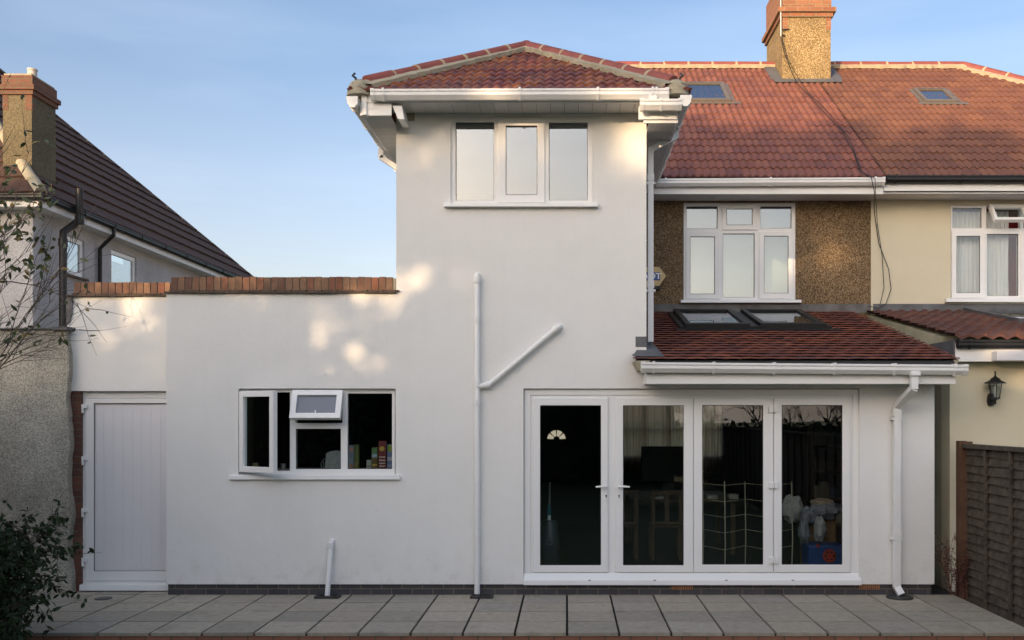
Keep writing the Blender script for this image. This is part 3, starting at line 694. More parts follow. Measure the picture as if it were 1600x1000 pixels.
# lead soaker at the tower corner
l = MB(); l.box(WX(993, YW), XTR+.001, YW-.006, YW+.0, WZ(545, YW)+.02, WZ(526, YW)); 
l.hexa([(exl+.0,EY+.10,EZ+.05),(XTR+.16,EY+.05,EZ+.04),(XTR+.1,YW+.5,EZ+em*(YW+.5-EY)+.045),(XTR+.0,YW+.5,EZ+em*(YW+.5-EY)+.045),
        (exl+.0,EY+.11,EZ+.058),(XTR+.16,EY+.06,EZ+.048),(XTR+.1,YW+.5,EZ+em*(YW+.5-EY)+.052),(XTR+.0,YW+.5,EZ+em*(YW+.5-EY)+.052)])
l.build('lead_soaker', M['lead'], H)
# --- rooflights
def on_plane(px, py, O, slope):   # ray through the photo meets the roof plane
    dx, dz = (px-CX)/F, (CY-py)/F
    t = (O[2]-CH-slope*O[1])/(dz-slope); return Vector((dx*t, t, CH+dz*t))
def rooflight(parent, tl, tr_, bl, br, O, slope, hgt, m, fw=.07, apron=None, inner='pane', tray=.0, glass='glass_roof', blind=None):
    P = [on_plane(*q, O, slope) for q in (bl, br, tr_, tl)]
    y0 = (P[0].y+P[1].y)/2; y1 = (P[2].y+P[3].y)/2; x0 = (P[0].x+P[3].x)/2; x1 = (P[1].x+P[2].x)/2
    V = Vector((0,1,slope)).normalized(); U = Vector((1,0,0)); N = U.cross(V).normalized()
    L = (y1-y0)*math.hypot(1, slope); B = Vector((x0, y0, O[2]+(y0-O[1])*slope)); Wd = x1-x0
    def bar(mb, u0, u1, v0, v1, h0, h1):
        q = lambda u, v, h: B+U*u+V*v+N*h
        mb.hexa([q(u0,v0,h0),q(u1,v0,h0),q(u1,v1,h0),q(u0,v1,h0),q(u0,v0,h1),q(u1,v0,h1),q(u1,v1,h1),q(u0,v1,h1)])
    f = MB()
    bar(f, 0, Wd, 0, fw, 0, hgt); bar(f, 0, Wd, L-fw, L, 0, hgt); bar(f, 0, fw, fw, L-fw, 0, hgt); bar(f, Wd-fw, Wd, fw, L-fw, 0, hgt)
    fr = f.build('rooflight', M[m], parent, bevel=.006)
    g = MB(); bar(g, fw, Wd-fw, fw, L-fw, hgt-.03, hgt-.024); g.build('pane', M[glass], fr, origin=ORI[fr.name])
    s = MB(); bar(s, fw, Wd-fw, fw, L-fw, .0, .012); s.build('rooflight_well', M['roomd'], fr, origin=ORI[fr.name])
    if blind:
        s = MB(); bar(s, fw+Wd*blind[0], fw+Wd*blind[1], fw+.02, fw+L*blind[2], .014, .02); s.build('rooflight_blind', M['blind'], fr, origin=ORI[fr.name])
    if apron:
        a = MB(); bar(a, -.12, Wd+.16, -apron, -.002, .03, .038); bar(a, -.07, -.002, 0, L, .0, hgt*.6); bar(a, Wd+.002, Wd+.07, 0, L, .0, hgt*.6)
        a.build('rooflight_apron', M[m], fr, origin=ORI[fr.name])
    return fr
OM = (0, YEV, ZEV)
rooflight(H, (1040,134), (1130,134), (1046,162), (1142,162), OM, mp_, .075, 'velux', apron=.1)
OE = (0, EY, EZ)
rooflight(H, (1056,493.5), (1148,493.5), (1066,517.5), (1166,517.5), OE, em, .10, 'black', apron=.14, glass='glass_low', blind=(.1,.7,.35))
rooflight(H, (1162,493.5), (1256,493.5), (1182,517), (1283,517), OE, em, .10, 'black', apron=.14, glass='glass_low', blind=(.05,.7,.35))
# --- chimney on the party wall
def brickband(mb, x0, x1, y0, y1, z0, z1): mb.box(x0, x1, y0, y1, z0, z1)
cx0, cx1, cy0, cy1 = 3.80, 4.66, 17.6, 18.95
ch = MB().box(cx0, cx1, cy0, cy1, 7.4, 9.12).build('chimney', M['pebc'], H)
z_a = WZ(27, cy0)
for (q, mname, z0, z1) in ((.035, 'chimney_band', z_a, z_a+.075), (.08, 'chimney_band', z_a+.077, z_a+.155), (.01, 'chimney_top', z_a+.157, z_a+.75)):
    MB().box(cx0-q, cx1+q, cy0-q, cy1+q, z0, z1).build(mname, M['chbrick'], ch, origin=ORI[ch.name])
for xa, xb, za, zb in ((cx0-.004, cx0+.10, z_a-.225, z_a-.002), (cx1-.08, cx1+.004, z_a-.225, z_a-.002)):
    MB().box(xa, xb, cy0-.006, cy0+.1, za, zb).build('chimney_quoin', M['chbrick'], ch, origin=ORI[ch.name])
for x in (4.0, 4.45):
    MB().lathe([(.13,0),(.12,.35),(.14,.36),(.14,.42),(.1,.42)], (x, 18.2, z_a+.75), 14).build('chimney_pot', M['chbrick'], ch, origin=ORI[ch.name], smooth=True)
fl = MB(); V = Vector((0,1,mp_)).normalized(); N = Vector((0,-mp_,1)).normalized()
B = Vector((cx0, cy0, ZEV+(cy0-YEV)*mp_))
def bar(mb, B, V, N, u0, u1, v0, v1, h0, h1):
    q = lambda u, v, h: B+Vector((u,0,0))+V*v+N*h
    mb.hexa([q(u0,v0,h0),q(u1,v0,h0),q(u1,v1,h0),q(u0,v1,h0),q(u0,v0,h1),q(u1,v0,h1),q(u1,v1,h1),q(u0,v1,h1)])
bar(fl, B, V, N, -.16, cx1-cx0+.16, -.17, -.002, .04, .055); bar(fl, B, V, N, -.2, -.002, 0, .8, .04, .055); bar(fl, B, V, N, cx1-cx0+.002, cx1-cx0+.2, 0, .8, .04, .055)
fl.build('chimney_flashing', M['lead'], ch, origin=ORI[ch.name])

# --- windows and doors
wt = window(H, YW+.03, (704,180.5,925.3,319.5), fixed=[(712,191,772,313), (857.7,191.5,918.4,313)],
       sash=[((778,185.6,851.3,317), (790.5,197,839.6,305))], glass='glass_up', sill=(695,319,934,325.5))
YK = YW+.055
wk = window(H, YK, (373.4,607.5,617,741.5), fixed=[(462,670,532.4,733), (543,615,612.5,733)],
       openings=[(380,613,452.8,736), (462,613,534.7,661)], glass='glass', sill=(361.6,741.5,626.6,748.5))
def open_sash(parent, origin, w, h, glassr, rot, name='sash', gm='glass', up=False):
    """sash built from its hinge; up=True: hinge along the top"""
    o = Vector(origin); s = MB(); g = MB()
    z0, z1 = (-h, 0) if up else (0, h)
    b = glassr
    s.holes(0, w, z0, z1, [(b, w-b, z0+b, z1-b)], -.03, .03); s.v = [v+o for v in s.v]
    g.box(b-.003, w-b+.003, -.002, .002, z0+b-.003, z1-b+.003); g.v = [v+o for v in g.v]
    for mb, nm, mm, bv in ((s, name, M['upvc'], .005), (g, 'pane', M[gm], 0)):
        ob = mb.build(nm, mm, parent, origin=o, bevel=bv); ob.rotation_euler = rot
x0 = WX(378, YK); 
open_sash(wk, (x0, YK-.03, WZ(737, YK)), .53, WZ(611.5, YK)-WZ(737, YK), .062, (0, 0, -R(31)))
open_sash(wk, (WX(459, YK), YK-.03, WZ(611, YK)), .55, .335, .062, (-R(24), 0, 0), gm='frost', up=True)
MB().box(WX(494, YK-.1), WX(496, YK-.1), YK-.16, YK-.15, WZ(649, YK-.1), WZ(641, YK-.1)).build('window_stay', M['upvc'], wk, origin=ORI[wk.name])
# patio doors
YP = YW+.05
leaves = [((832.8,621.6,950,894),(844,633.5,939,883)), ((962,621.6,1083,894),(973.4,633.5,1068,883)), ((1083.8,621.6,1207.6,894),(1097,633,1192,882)), ((1208.8,621.6,1328,894),(1221,633,1315.5,882))]
X0, X1, Z0, Z1 = rect((819, 608, 1342, 912), YP)
dh = [(WX(o[0]+1.5, YP), WX(o[2]-1.5, YP), WZ(o[3]-2, YP), WZ(o[1]+1.5, YP)) for o, g in leaves]
pd = MB().holes(X0, X1, WZ(896, YP), Z1, dh, YP, YP+.07).build('patio_door', M['upvc'], H, bevel=.006)
pdo = ORI[pd.name]
ring = MB().holes(X0+.001, X1-.001, WZ(897, YP), Z1-.001, [(WX(829, YP), WX(1332, YP), 0, WZ(617.5, YP))], YP-.012, YP-.0005).build('door_frame_trim', M['upvc'], pd, origin=pdo, bevel=.005)
for o, g in leaves:
    a, b = rect(o, YP), rect(g, YP)
    MB().holes(a[0], a[1], a[2], a[3], [b], YP-.02, YP-.0006).build('door_leaf', M['upvc'], pd, origin=pdo, bevel=.006)
    MB().box(b[0]-.004, b[1]+.004, YP-.008, YP-.004, b[2]-.004, b[3]+.004).build('pane', M['glass'], pd, origin=pdo)
    MB().holes(b[0]-.001, b[1]+.001, b[2]-.001, b[3]+.001, [(b[0]+.006, b[1]-.006, b[2]+.006, b[3]-.006)], YP-.014, YP-.009).build('gasket', M['dgrey'], pd, origin=pdo)
s = MB(); s.prism([(0,YP+.05,WZ(894,YP)),(0,YP-.005,WZ(894.5,YP)),(0,YP-.075,WZ(905,YP)),(0,YP-.08,WZ(912.5,YP)),(0,YP+.05,WZ(912.5,YP))], (WX(818.5,YP),0,0), (WX(1343.5,YP),0,0))
s.build('sill', M['upvc'], pd, origin=pdo, bevel=.004)
for px in (921, 1023, 1135, 1239):
    MB().box(WX(px-2, YP-.08), WX(px+2, YP-.08), YP-.084, YP-.0795, WZ(907, YP-.08), WZ(906, YP-.08)).build('drain_slot', M['dgrey'], pd, origin=pdo)
for py in (640, 758, 875):
    h = MB(); z = WZ(py, YP)
    for a, b in ((1200, 1206.5), (1209.5, 1214)): h.box(WX(a, YP), WX(b, YP), YP-.045, YP-.02, z-.033, z+.033)
    h.tube([(WX(1208, YP), YP-.04, z-.030), (WX(1208, YP), YP-.04, z+.035)], .009, 8)
    h.build('hinge', M['upvc'], pd, origin=pdo, bevel=.002)
for px, s_ in ((947, -1), (967, 1)):
    x = WX(px, YP); z = WZ(760, YP)
    h = MB(); h.box(x-.016, x+.016, YP-.032, YP-.02, z-.155, z+.095); h.tube([(x, YP-.03, z), (x, YP-.075, z)], .012, 8)
    h.tube([(x, YP-.075, z), (x+s_*.05, YP-.078, z+.004), (x+s_*.115, YP-.070, z-.002)], [.012,.011,.010], 8)
    ho = h.build('door_handle', M['upvc'], pd, origin=pdo, bevel=.002)
    k = MB(); k.tube([(x, YP-.0335, z-.1), (x, YP-.0315, z-.1)], .010, 10); k.box(x-.004, x+.004, YP-.0335, YP-.0315, z-.125, z-.1)
    k.build('keyhole', M['dgrey'], pd, origin=pdo)
# side door
YS = YD+.06
a = rect((126,612.5,268,916), YS)
inn = rect((133,622,275,908), YS)
sd = MB().holes(a[0], XWL+.03, a[2], a[3], [(inn[0], XWL+.1, inn[2], inn[3])], YS, YS+.06).build('side_door', M['upvc'], H, bevel=.005)
sdo = ORI[sd.name]
g = rect((147,630,275,892.5), YS)
MB().holes(inn[0]+.004, XWL+.02, inn[2]+.004, inn[3]-.004, [(g[0], XWL+.1, g[2], g[3])], YS-.01, YS+.045).build('door_leaf', M['upvc'], sd, origin=sdo, bevel=.005)
pn = MB(); x = g[0]; wdt = (XWL+.02-g[0]); k = 9
for i in range(k):
    a0 = x+wdt*i/k; b0 = x+wdt*(i+1)/k; pn.prism([(a0+.0005,YS+.0145,0),(a0+.005,YS+.012,0),(b0-.005,YS+.012,0),(b0-.0005,YS+.0145,0),(b0,YS+.03,0),(a0,YS+.03,0)], (0,0,g[2]), (0,0,g[3]))
pn.build('door_panel', M['doorpanel'], sd, origin=sdo)
MB().holes(g[0]-.001, XWL+.02, g[2]-.001, g[3]+.001, [(g[0]+.006, XWL+.1, g[2]+.006, g[3]-.006)], YS-.004, YS+.005).build('gasket', M['velux'], sd, origin=sdo)
for py in (638, 719, 800, 877):
    z = WZ(py, YS); h = MB(); xx = WX(131, YS)
    h.box(xx-.012, xx+.012, YS-.035, YS-.008, z-.055, z+.02); h.box(xx-.004, xx+.05, YS-.045, YS-.01, z+.0, z+.042); h.tube([(xx, YS-.04, z-.05),(xx, YS-.04, z+.045)], .008, 8)
    h.build('hinge', M['upvc'], sd, origin=sdo, bevel=.003)
z = WZ(770, YS); h = MB(); h.tube([(XWL-.0,YS-.02,z),(XWL-.0,YS-.06,z)], .011, 8); h.tube([(XWL+.01,YS-.06,z),(XWL-.09,YS-.062,z)], .010, 8)
h.build('door_handle', M['upvc'], sd, origin=sdo)
t = MB(); t.prism([(0,YS+.04,WZ(910,YS)),(0,YS-.03,WZ(911,YS)),(0,YS-.10,WZ(914,YS-.1)),(0,YS-.11,-.0+.012),(0,YS+.04,.012)], (WX(124,YS-.1),0,0), (XWL+.01,0,0)); t.build('threshold', M['upvc'], sd, origin=sdo, bevel=.004)
v = MB()
for i in range(16): v.box(XWL-.03, XWL-.002, YD-.02, YD-.004, WZ(605, YD)+i*.019, WZ(605, YD)+i*.019+.012)
v.box(XWL-.028, XWL-.002, YD-.012, YD, WZ(606, YD), WZ(563, YD)); v.build('render_stop', M['leadbrown'], H)

# --- waste pipes on the front
def rpipe(parts, r, label, clips=(), name='waste_pipe', foot=None):
    x, y, z = parts[0][0]; t = thing(name, (x, y, z), label, 'pipe')
    for i, p in enumerate(parts): MB().tube(p, r, 12).build('pipe', M['upvc2'], t, smooth=True)
    for c, d in clips:
        c = Vector(c); d = Vector(d).normalized(); k = MB(); k.tube([c-d*.03, c+d*.03], r*1.28, 12)
        k.build('pipe_collar', M['upvc2'], t, smooth=True)
    return t
yp = YW-.045; px = WX(745.5, yp)
rpipe([[(px, yp, .012), (px, yp, WZ(436, yp)), (px, yp+.012, WZ(431, yp)), (px, YW+.01, WZ(429, yp))],
       [(px, yp, WZ(604, yp)), (WX(760, yp), yp, WZ(602, yp)), (WX(767, yp), yp, WZ(599, yp)), (WX(866, yp), yp, WZ(516, yp)), (WX(873, yp), yp+.004, WZ(511, yp)), (WX(876, yp), YW+.01, WZ(510, yp))]],
      .030, 'tall white waste pipe with a slanting branch on the white wall', clips=[((px,yp,WZ(p,yp)),(0,0,1)) for p in (438, 499, 600, 628, 835)]+[((WX(762,yp),yp,WZ(601.5,yp)),(1,0,.1)),((WX(869,yp),yp,WZ(513.5,yp)),(1,0,.8))])
xs = WX(517, yp); xb = WX(511, yp-.08)
rpipe([[(xb, yp-.07, .012), (xs, yp, WZ(854, yp)), (xs, yp+.012, WZ(848, yp)), (xs+.01, YW+.01, WZ(845.5, yp))]], .028,
      'short white waste pipe leaning into the drain below the kitchen window', clips=[((xs,yp,WZ(852,yp)),(0,0,1))])
# drains
def drain(cx, cy, w, d, label, rnd=False):
    t = thing('drain_grate', (cx, cy, .003), label, 'drain')
    f = MB()
    if rnd:
        f.lathe([(.0,.006),(.10,.006),(.125,.02),(.14,.018),(.14,.002)], (cx, cy, .003), 24)
    else:
        f.holes(cx-w/2, cx+w/2, cy-d/2, cy+d/2, [(cx-w/2+.02, cx+w/2-.02, cy-d/2+.015, cy+d/2-.015)], 0, 1)
        f.v = [Vector((v.x, v.z, .003+v.y*.022)) for v in f.v]
        for i in range(7):
            x = cx-w/2+.03+(w-.06)*i/6; f.box(x-.006, x+.006, cy-d/2+.01, cy+d/2-.01, .012, .02)
        f.box(cx-w/2+.01, cx+w/2-.01, cy-d/2+.01, cy+d/2-.01, .003, .006)
    f.build('grate', M['dgrey'], t)
drain(WX(513, 10.72), 10.70, .26, .16, 'dark square drain grate under the short leaning waste pipe')
drain(WX(753, 10.70), 10.69, .24, .15, 'dark square drain grate at the foot of the tall waste pipe')
drain(WX(1405, 10.68), 10.66, .2, .2, 'round black drain surround under the right hand downpipe', True)
mc = MB().lathe([(.0,.006),(.085,.006),(.09,.004),(.09,.0)], (WX(160, 10.6), 10.62, .003), 20).build('drain_cover', M['dgrey'])
tag(mc, 'flat round drain cover in the paving before the side door', 'drain cover')

# --- inside the house: party walls, floors, ceilings, far wall with its lit openings
YFW = 20.3
fw_ = rect((970, 612, 1130, 712), YFW); fan = rect((853, 664, 884, 679), YFW)
I = MB(); I.holes(-1.6, 4.3, -.02, 2.45, [fw_], YFW, YFW+.2)
I.build('front_wall', M['room'], H)
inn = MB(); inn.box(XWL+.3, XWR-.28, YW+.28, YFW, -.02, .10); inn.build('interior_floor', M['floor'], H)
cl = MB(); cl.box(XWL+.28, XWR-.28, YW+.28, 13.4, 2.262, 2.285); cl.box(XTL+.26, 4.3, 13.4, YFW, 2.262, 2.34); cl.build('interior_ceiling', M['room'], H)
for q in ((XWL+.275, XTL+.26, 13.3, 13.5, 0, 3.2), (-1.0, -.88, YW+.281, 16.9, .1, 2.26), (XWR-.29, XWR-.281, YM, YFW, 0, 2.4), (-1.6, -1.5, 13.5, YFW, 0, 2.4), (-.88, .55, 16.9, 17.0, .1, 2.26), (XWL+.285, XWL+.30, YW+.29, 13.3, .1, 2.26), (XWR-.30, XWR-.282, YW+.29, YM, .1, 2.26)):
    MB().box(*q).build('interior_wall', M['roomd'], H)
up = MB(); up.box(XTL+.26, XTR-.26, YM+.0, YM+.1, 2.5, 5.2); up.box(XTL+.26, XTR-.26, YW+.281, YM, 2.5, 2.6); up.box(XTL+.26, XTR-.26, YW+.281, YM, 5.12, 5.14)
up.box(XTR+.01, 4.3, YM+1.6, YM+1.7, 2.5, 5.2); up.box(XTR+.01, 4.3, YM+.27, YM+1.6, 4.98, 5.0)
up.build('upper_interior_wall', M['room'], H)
MB().box(XTL, -1.6+.05, YM+.3, 22, 0, ZT).build('house_side_wall', M['render'], H)
# far window bars
fb = MB(); a = fw_
cols = [WX(p, YFW) for p in (1007, 1045, 1080)]; 
fb.box(a[0], a[1], YFW+.05, YFW+.1, WZ(672, YFW), WZ(669, YFW))
for x in cols: fb.box(x-.045, x+.045, YFW+.051, YFW+.099, a[2], a[3])
fb.build('front_window', M['upvc'], H)
# arched fanlight in the front door: its segments glow by themselves in place of daylight
YDo = 16.88
fd = thing('hall_door', (WX(868, YDo), YDo, .1), 'dark hall door with a small arched fan window seen through the left patio pane', 'door')
MB().box(WX(846, YDo), WX(900, YDo), YDo-.03, YDo, .1, 2.05).build('door_panel', M['roomd'], fd)
lit = bpy.data.materials.new('fanlight_daylight_glow'); lit.use_nodes = True; p = lit.node_tree.nodes['Principled BSDF']
p.inputs['Base Color'].default_value = (.5,.42,.33,1); p.inputs['Emission Color'].default_value = (.75,.62,.45,1); p.inputs['Emission Strength'].default_value = .42
cxf, czf = WX(869.5, YDo-.03), WZ(686.5, YDo-.03); ro, ri = 14.3*(YDo)/F, 5*(YDo)/F
for k in range(4):
    a0, a1 = R(45*k+4), R(45*k+41); g = MB(); pts = []
    for i in range(7): t = a0+(a1-a0)*i/6; pts.append((cxf+ro*math.cos(t), YDo-.031, czf+ro*math.sin(t)))
    for i in range(4): t = a1-(a1-a0)*i/3; pts.append((cxf+ri*math.cos(t), YDo-.031, czf+ri*math.sin(t)))
    g.prism(pts, (0,-.004,0), (0,0,0)); g.build('fan_pane', lit, fd)

# ================================================================ neighbour on the right
NB = thing('neighbour_house', (7, YM, 0), 'cream rendered neighbouring house on the right with brown tiled roof and black gutter', 'house')
nw = rect((1485, 320.5, 1652, 470), YM)
MB().holes(XB+.001, 9.5, 0, ZS+.2, [nw], YM-.012, YM+.25).build('cream_wall', M['cream'], NB, merge=True)
NR = MB()
xr = 7.28
tile_roof(NR, (XS+.002, YEV, ZEV), (1,0,0), (0,1,mp_), VL, lambda v: (0, xr-XS+(VL-v)/ml), roll(.11, .027), .30, .22, du=.0183, seed=9)
tile_roof(NR, (xr+RY-YEV, YEV, ZEV), (0,1,0), (-1,0,mp_), VL, lambda v: (v/ml, 8.9-v/ml), roll(.11, .027), .30, .22, du=.0275, seed=10)
NR.build('main_roof', M['tile_nb'], NB)
MB().face([(0,0,0)]*3) if 0 else None
b = MB(); b.face([(XS,22.75,ZEV),(xr+4.45,22.75,ZEV),(xr,RY,RZ),(XS,RY,RZ)]); b.build('far_roof_slope', M['tile_nb'], NB)
ridge_run((XS+.01, RY, RZ+.04), (xr, RY, RZ+.04), NB, r=.10, L=.45, seed=5)
ridge_run((xr, RY, RZ+.04), (xr+4.3, RY-4.3, RZ-4.3*mp_+.04), NB, r=.10, L=.45, seed=6)
strip(NB, (XS, RY-.05, RZ+.02), (xr, RY-.05, RZ+.02), (0,-1,-mp_), (0,-mp_,1), .08, .09, .035, 11, 'ridge_mortar', 'ridge_mortar')
strip(NB, (xr, RY, RZ+.03), (xr+4.3, RY-4.3, RZ-4.3*mp_+.03), (-1,0,0), (0,-mp_,1), .25, .25, .035, 12, 'ridge_mortar', 'ridge_mortar')
MB().box(4.405, 11, YEV+.001, YEV+.02, ZS+.04, 5.235).build('fascia', M['upvc'], NB, bevel=.003)
MB().box(4.39, 11, YEV+.021, YM-.012, ZS+.01, ZS+.022).build('soffit', M['soffit'], NB)
gutter((4.43, YEV, 5.275), (11, YEV, 5.275), (0,-1,0), NB, m='black', brk=.75, h=.095)
w3 = window(NB, YM-.0, (1486,321,1651,470),
       fixed=[(1488,325,1534,356.5), (1542,365.5,1591.5,462.5), (1599,325,1646,356.5)],
       sash=[((1486.5,361,1539,466),(1494,369,1530.5,458)), ((1594,361,1650,466),(1603,369,1641,458))],
       openings=[(1541,322,1594,357)], glass='glass_clear', sill=(1475,467,1660,473))
open_sash(w3, (WX(1543, YM), YM-.03, WZ(322, YM)), .50, .33, .05, (-R(38), 0, 0), up=True)
nc = MB(); n = 90; 
def wavy(mb, x0, x1, y, z0, z1, amp, freq, seed=0, nx=90, nz_=6, pinch=0):
    ph = seed*1.7
    g = [[Vector((x0+(x1-x0)*i/nx*(1-pinch*(1-j/nz_)), y+amp*math.sin(ph+freq*i/nx*6.283)*(.6+.4*math.sin(i*.37+seed))+amp*.4*math.sin(i*.9+j), z0+(z1-z0)*j/nz_)) for j in range(nz_+1)] for i in range(nx+1)]
    for i in range(nx):
        for j in range(nz_): mb.face([g[i][j], g[i+1][j], g[i+1][j+1], g[i][j+1]])
wavy(nc, nw[0]-.02, WX(1583, YM), YM+.15, nw[2]-.05, nw[3]-.06, .018, 16)
cur = nc.build('net_curtain', M['net'], None, merge=True, smooth=True); tag(cur, 'white net curtain hanging in the upper window of the cream house', 'curtain')
bnd = MB()
rc = MB(); wavy(rc, WX(1590, YM), WX(1640, YM), YM+.42, nw[2], nw[3], .03, 4, 2, 30)
tag(rc.build('red_curtain', M['redcurt'], merge=True, smooth=True), 'dark red curtain at the right edge of the cream house window', 'curtain')
r_ = MB(); r_.box(XB+.02, 9.4, YM+2.2, YM+2.3, 2.5, 5.2); r_.box(XB+.02, 9.4, YM+.25, YM+2.2, 5.0, 5.02); r_.box(XB+.02, 9.4, YM+.25, YM+2.2, 2.5, 2.52); r_.build('room_shell', M['room'], NB)
fl = MB(); fl.hexa([(XB+.03,YM-.03,WZ(488,YM)-.01),(9.5,YM-.03,WZ(488,YM)-.01),(9.5,YM-.012,WZ(488,YM)-.01),(XB+.03,YM-.012,WZ(488,YM)-.01),(XB+.03,YM-.02,WZ(475,YM)),(9.5,YM-.02,WZ(475,YM)),(9.5,YM-.012,WZ(475,YM)),(XB+.03,YM-.012,WZ(475,YM))])
fl.build('lead_flashing', M['lead'], NB)
# its ground floor extension
YN = 11.24; XN = 4.32
nz0, ny0 = 2.80, 11.02
ntz = WZ(488, YM)-.02; nm_ = (ntz-nz0)/(YM-ny0); nl = math.hypot(1, nm_)
MB().box(XN, 9.5, YN, YN+.25, -.2, 2.62).build('extension_wall', M['cream'], NB)
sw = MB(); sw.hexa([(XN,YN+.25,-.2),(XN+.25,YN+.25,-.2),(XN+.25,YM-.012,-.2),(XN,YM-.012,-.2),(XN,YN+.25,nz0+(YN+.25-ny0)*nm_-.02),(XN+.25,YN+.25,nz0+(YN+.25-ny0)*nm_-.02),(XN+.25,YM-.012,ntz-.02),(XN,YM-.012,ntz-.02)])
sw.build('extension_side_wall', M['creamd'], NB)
LR = MB(); xl = XN-.03
tile_roof(LR, (xl, ny0, nz0), (1,0,0), (0,1,nm_), (YM-.03-ny0)*nl, lambda v: (0, 5.2), roll(.165, .04), .30, .33, seed=14, thick=.03)
LR.build('extension_roof', M['tile_low'], NB)
MB().box(XN-.02, XN-.001, YN-.16, YN+.55, 2.56, 2.80).build('bargeboard', M['lead'], NB)
MB().box(XN+.0, 9.5, 11.07, 11.095, 2.555, 2.76).build('fascia', M['upvc'], NB, bevel=.003)
MB().box(XN, 9.5, 11.096, YN, 2.56, 2.572).build('soffit', M['upvc'], NB)
gutter((XN+.01, 11.068, 2.79), (9.5, 11.068, 2.79), (0,-1,0), NB, m='black', brk=.9, h=.09, w=.10)
MB().box(WX(1552, 11.0), 9.4, 10.90, 11.05, 2.555, 2.665).build('awning_box', mat('awning_casing', (.55,.57,.62), .4, .05), NB, bevel=.008)
rooflight(NB, (1515,489.5), (1640,489.5), (1573,509), (1730,509), (0, ny0, nz0), nm_, .09, 'lead', fw=.06, glass='glass_roof')
rooflight(NB, (1424,143), (1477,143), (1446,163), (1494,163), OM, mp_, .07, 'velux', apron=.1, fw=.06)
# wall lantern
def lantern():
    yl = YN-.14; s = F/yl; x = WX(1555, yl); z = WZ(599, yl)
    t = thing('wall_lantern', (x, YN, z-.2), 'black wall lantern on the cream wall above the wooden fence', 'lamp')
    b = MB(); b.lathe([(.0,.145),(.008,.14),(.010,.09),(.02,.075),(.04,.065),(.062,.038),(.115,.012),(.118,.004),(.06,.002)], (x, yl, z-.005), 16); b.build('lantern_roof', M['black'], t, smooth=True)
    c = MB()
    for k in range(6):
        a = k*math.pi/3+.3; p = Vector((math.cos(a), math.sin(a), 0)); c.tube([Vector((x,yl,z))+p*.072, Vector((x,yl,z-.155))+p*.048], .005, 5)
    c.lathe([(.0,-.155),(.052,-.155),(.055,-.17),(.03,-.18),(.012,-.19),(.012,-.225),(.0,-.24)], (x, yl, z), 12); c.build('lantern_cage', M['black'], t)
    g = MB(); g.lathe([(.066,-.002),(.044,-.152)], (x, yl, z), 6); g.build('lantern_glass', M['glass'], t)
    u = MB(); u.lathe([(.0,-.02),(.014,-.03),(.02,-.06),(.012,-.10),(.012,-.15)], (x, yl, z), 10); u.build('bulb', mat('bulb_glass', (.75,.72,.68), .2), t, smooth=True)
    a = MB(); xw = WX(1547, YN); zb = z-.20
    a.tube([(x, yl, z-.2), (x-.01, yl+.03, z-.22), (xw, YN-.03, z-.2)], .012, 8)
    a.prism([(xw-.035,0,zb+.06),(xw-.02,0,zb+.09),(xw+.02,0,zb+.09),(xw+.035,0,zb+.06),(xw+.04,0,zb),(xw+.028,0,zb-.05),(xw-.028,0,zb-.05),(xw-.04,0,zb)], (0,YN-.035,0), (0,YN-.001,0))
    a.build('wall_bracket', M['black'], t, bevel=.004)
lantern()
# security light-free; alarm box
yb = YM-.09
al = thing('alarm_box', (WX(1024, yb), YM, WZ(450, yb)), 'cream hexagonal alarm box with blue badge behind the white downpipe', 'alarm')
pts = [(1003,447),(1030,447),(1041,431),(1030,417),(1003,417),(992,431)]
b = MB(); b.prism([(WX(p[0],yb), yb, WZ(p[1],yb)) for p in pts], (0,0,0), (0,.085,0)); b.build('casing', mat('alarm_cream', (.62,.45,.22), .5), al, bevel=.006)
b = MB(); b.box(WX(1004,yb), WX(1031.5,yb), yb-.003, yb-.0005, WZ(438,yb), WZ(425.5,yb)); b.build('badge', mat('badge_blue', (.02,.06,.28), .4), al)
b = MB(); b.box(WX(1012,yb), WX(1032,yb), yb+.01, YM, WZ(452,yb), WZ(447.2,yb)); b.build('strobe', M['black'], al, bevel=.004)
def text(s, loc, size, m, parent=None, name='lettering', rot=(R(90),0,0), ext=.001, sx=1):
    c = bpy.data.curves.new(name, 'FONT'); c.body = s; c.size = size; c.extrude = ext; c.align_x = 'CENTER'; c.align_y = 'CENTER'; c.offset = size*.02
    o = bpy.data.objects.new(name+'_tmp', c); C.objects.link(o); bpy.context.view_layer.update()
    me = bpy.data.meshes.new_from_object(o); bpy.data.objects.remove(o)
    q = bpy.data.objects.new(name, me); C.objects.link(q); me.materials.clear(); me.materials.append(m)
    po = ORI[parent.name] if parent else Vector((0,0,0)); q.parent = parent; q.location = Vector(loc)-po; q.rotation_euler = rot; q.scale = (sx,1,1); return q
text('ADT', (WX(1018.5,yb), yb-.0035, WZ(431.8,yb)), .115, M['upvc'], al, sx=1.15)

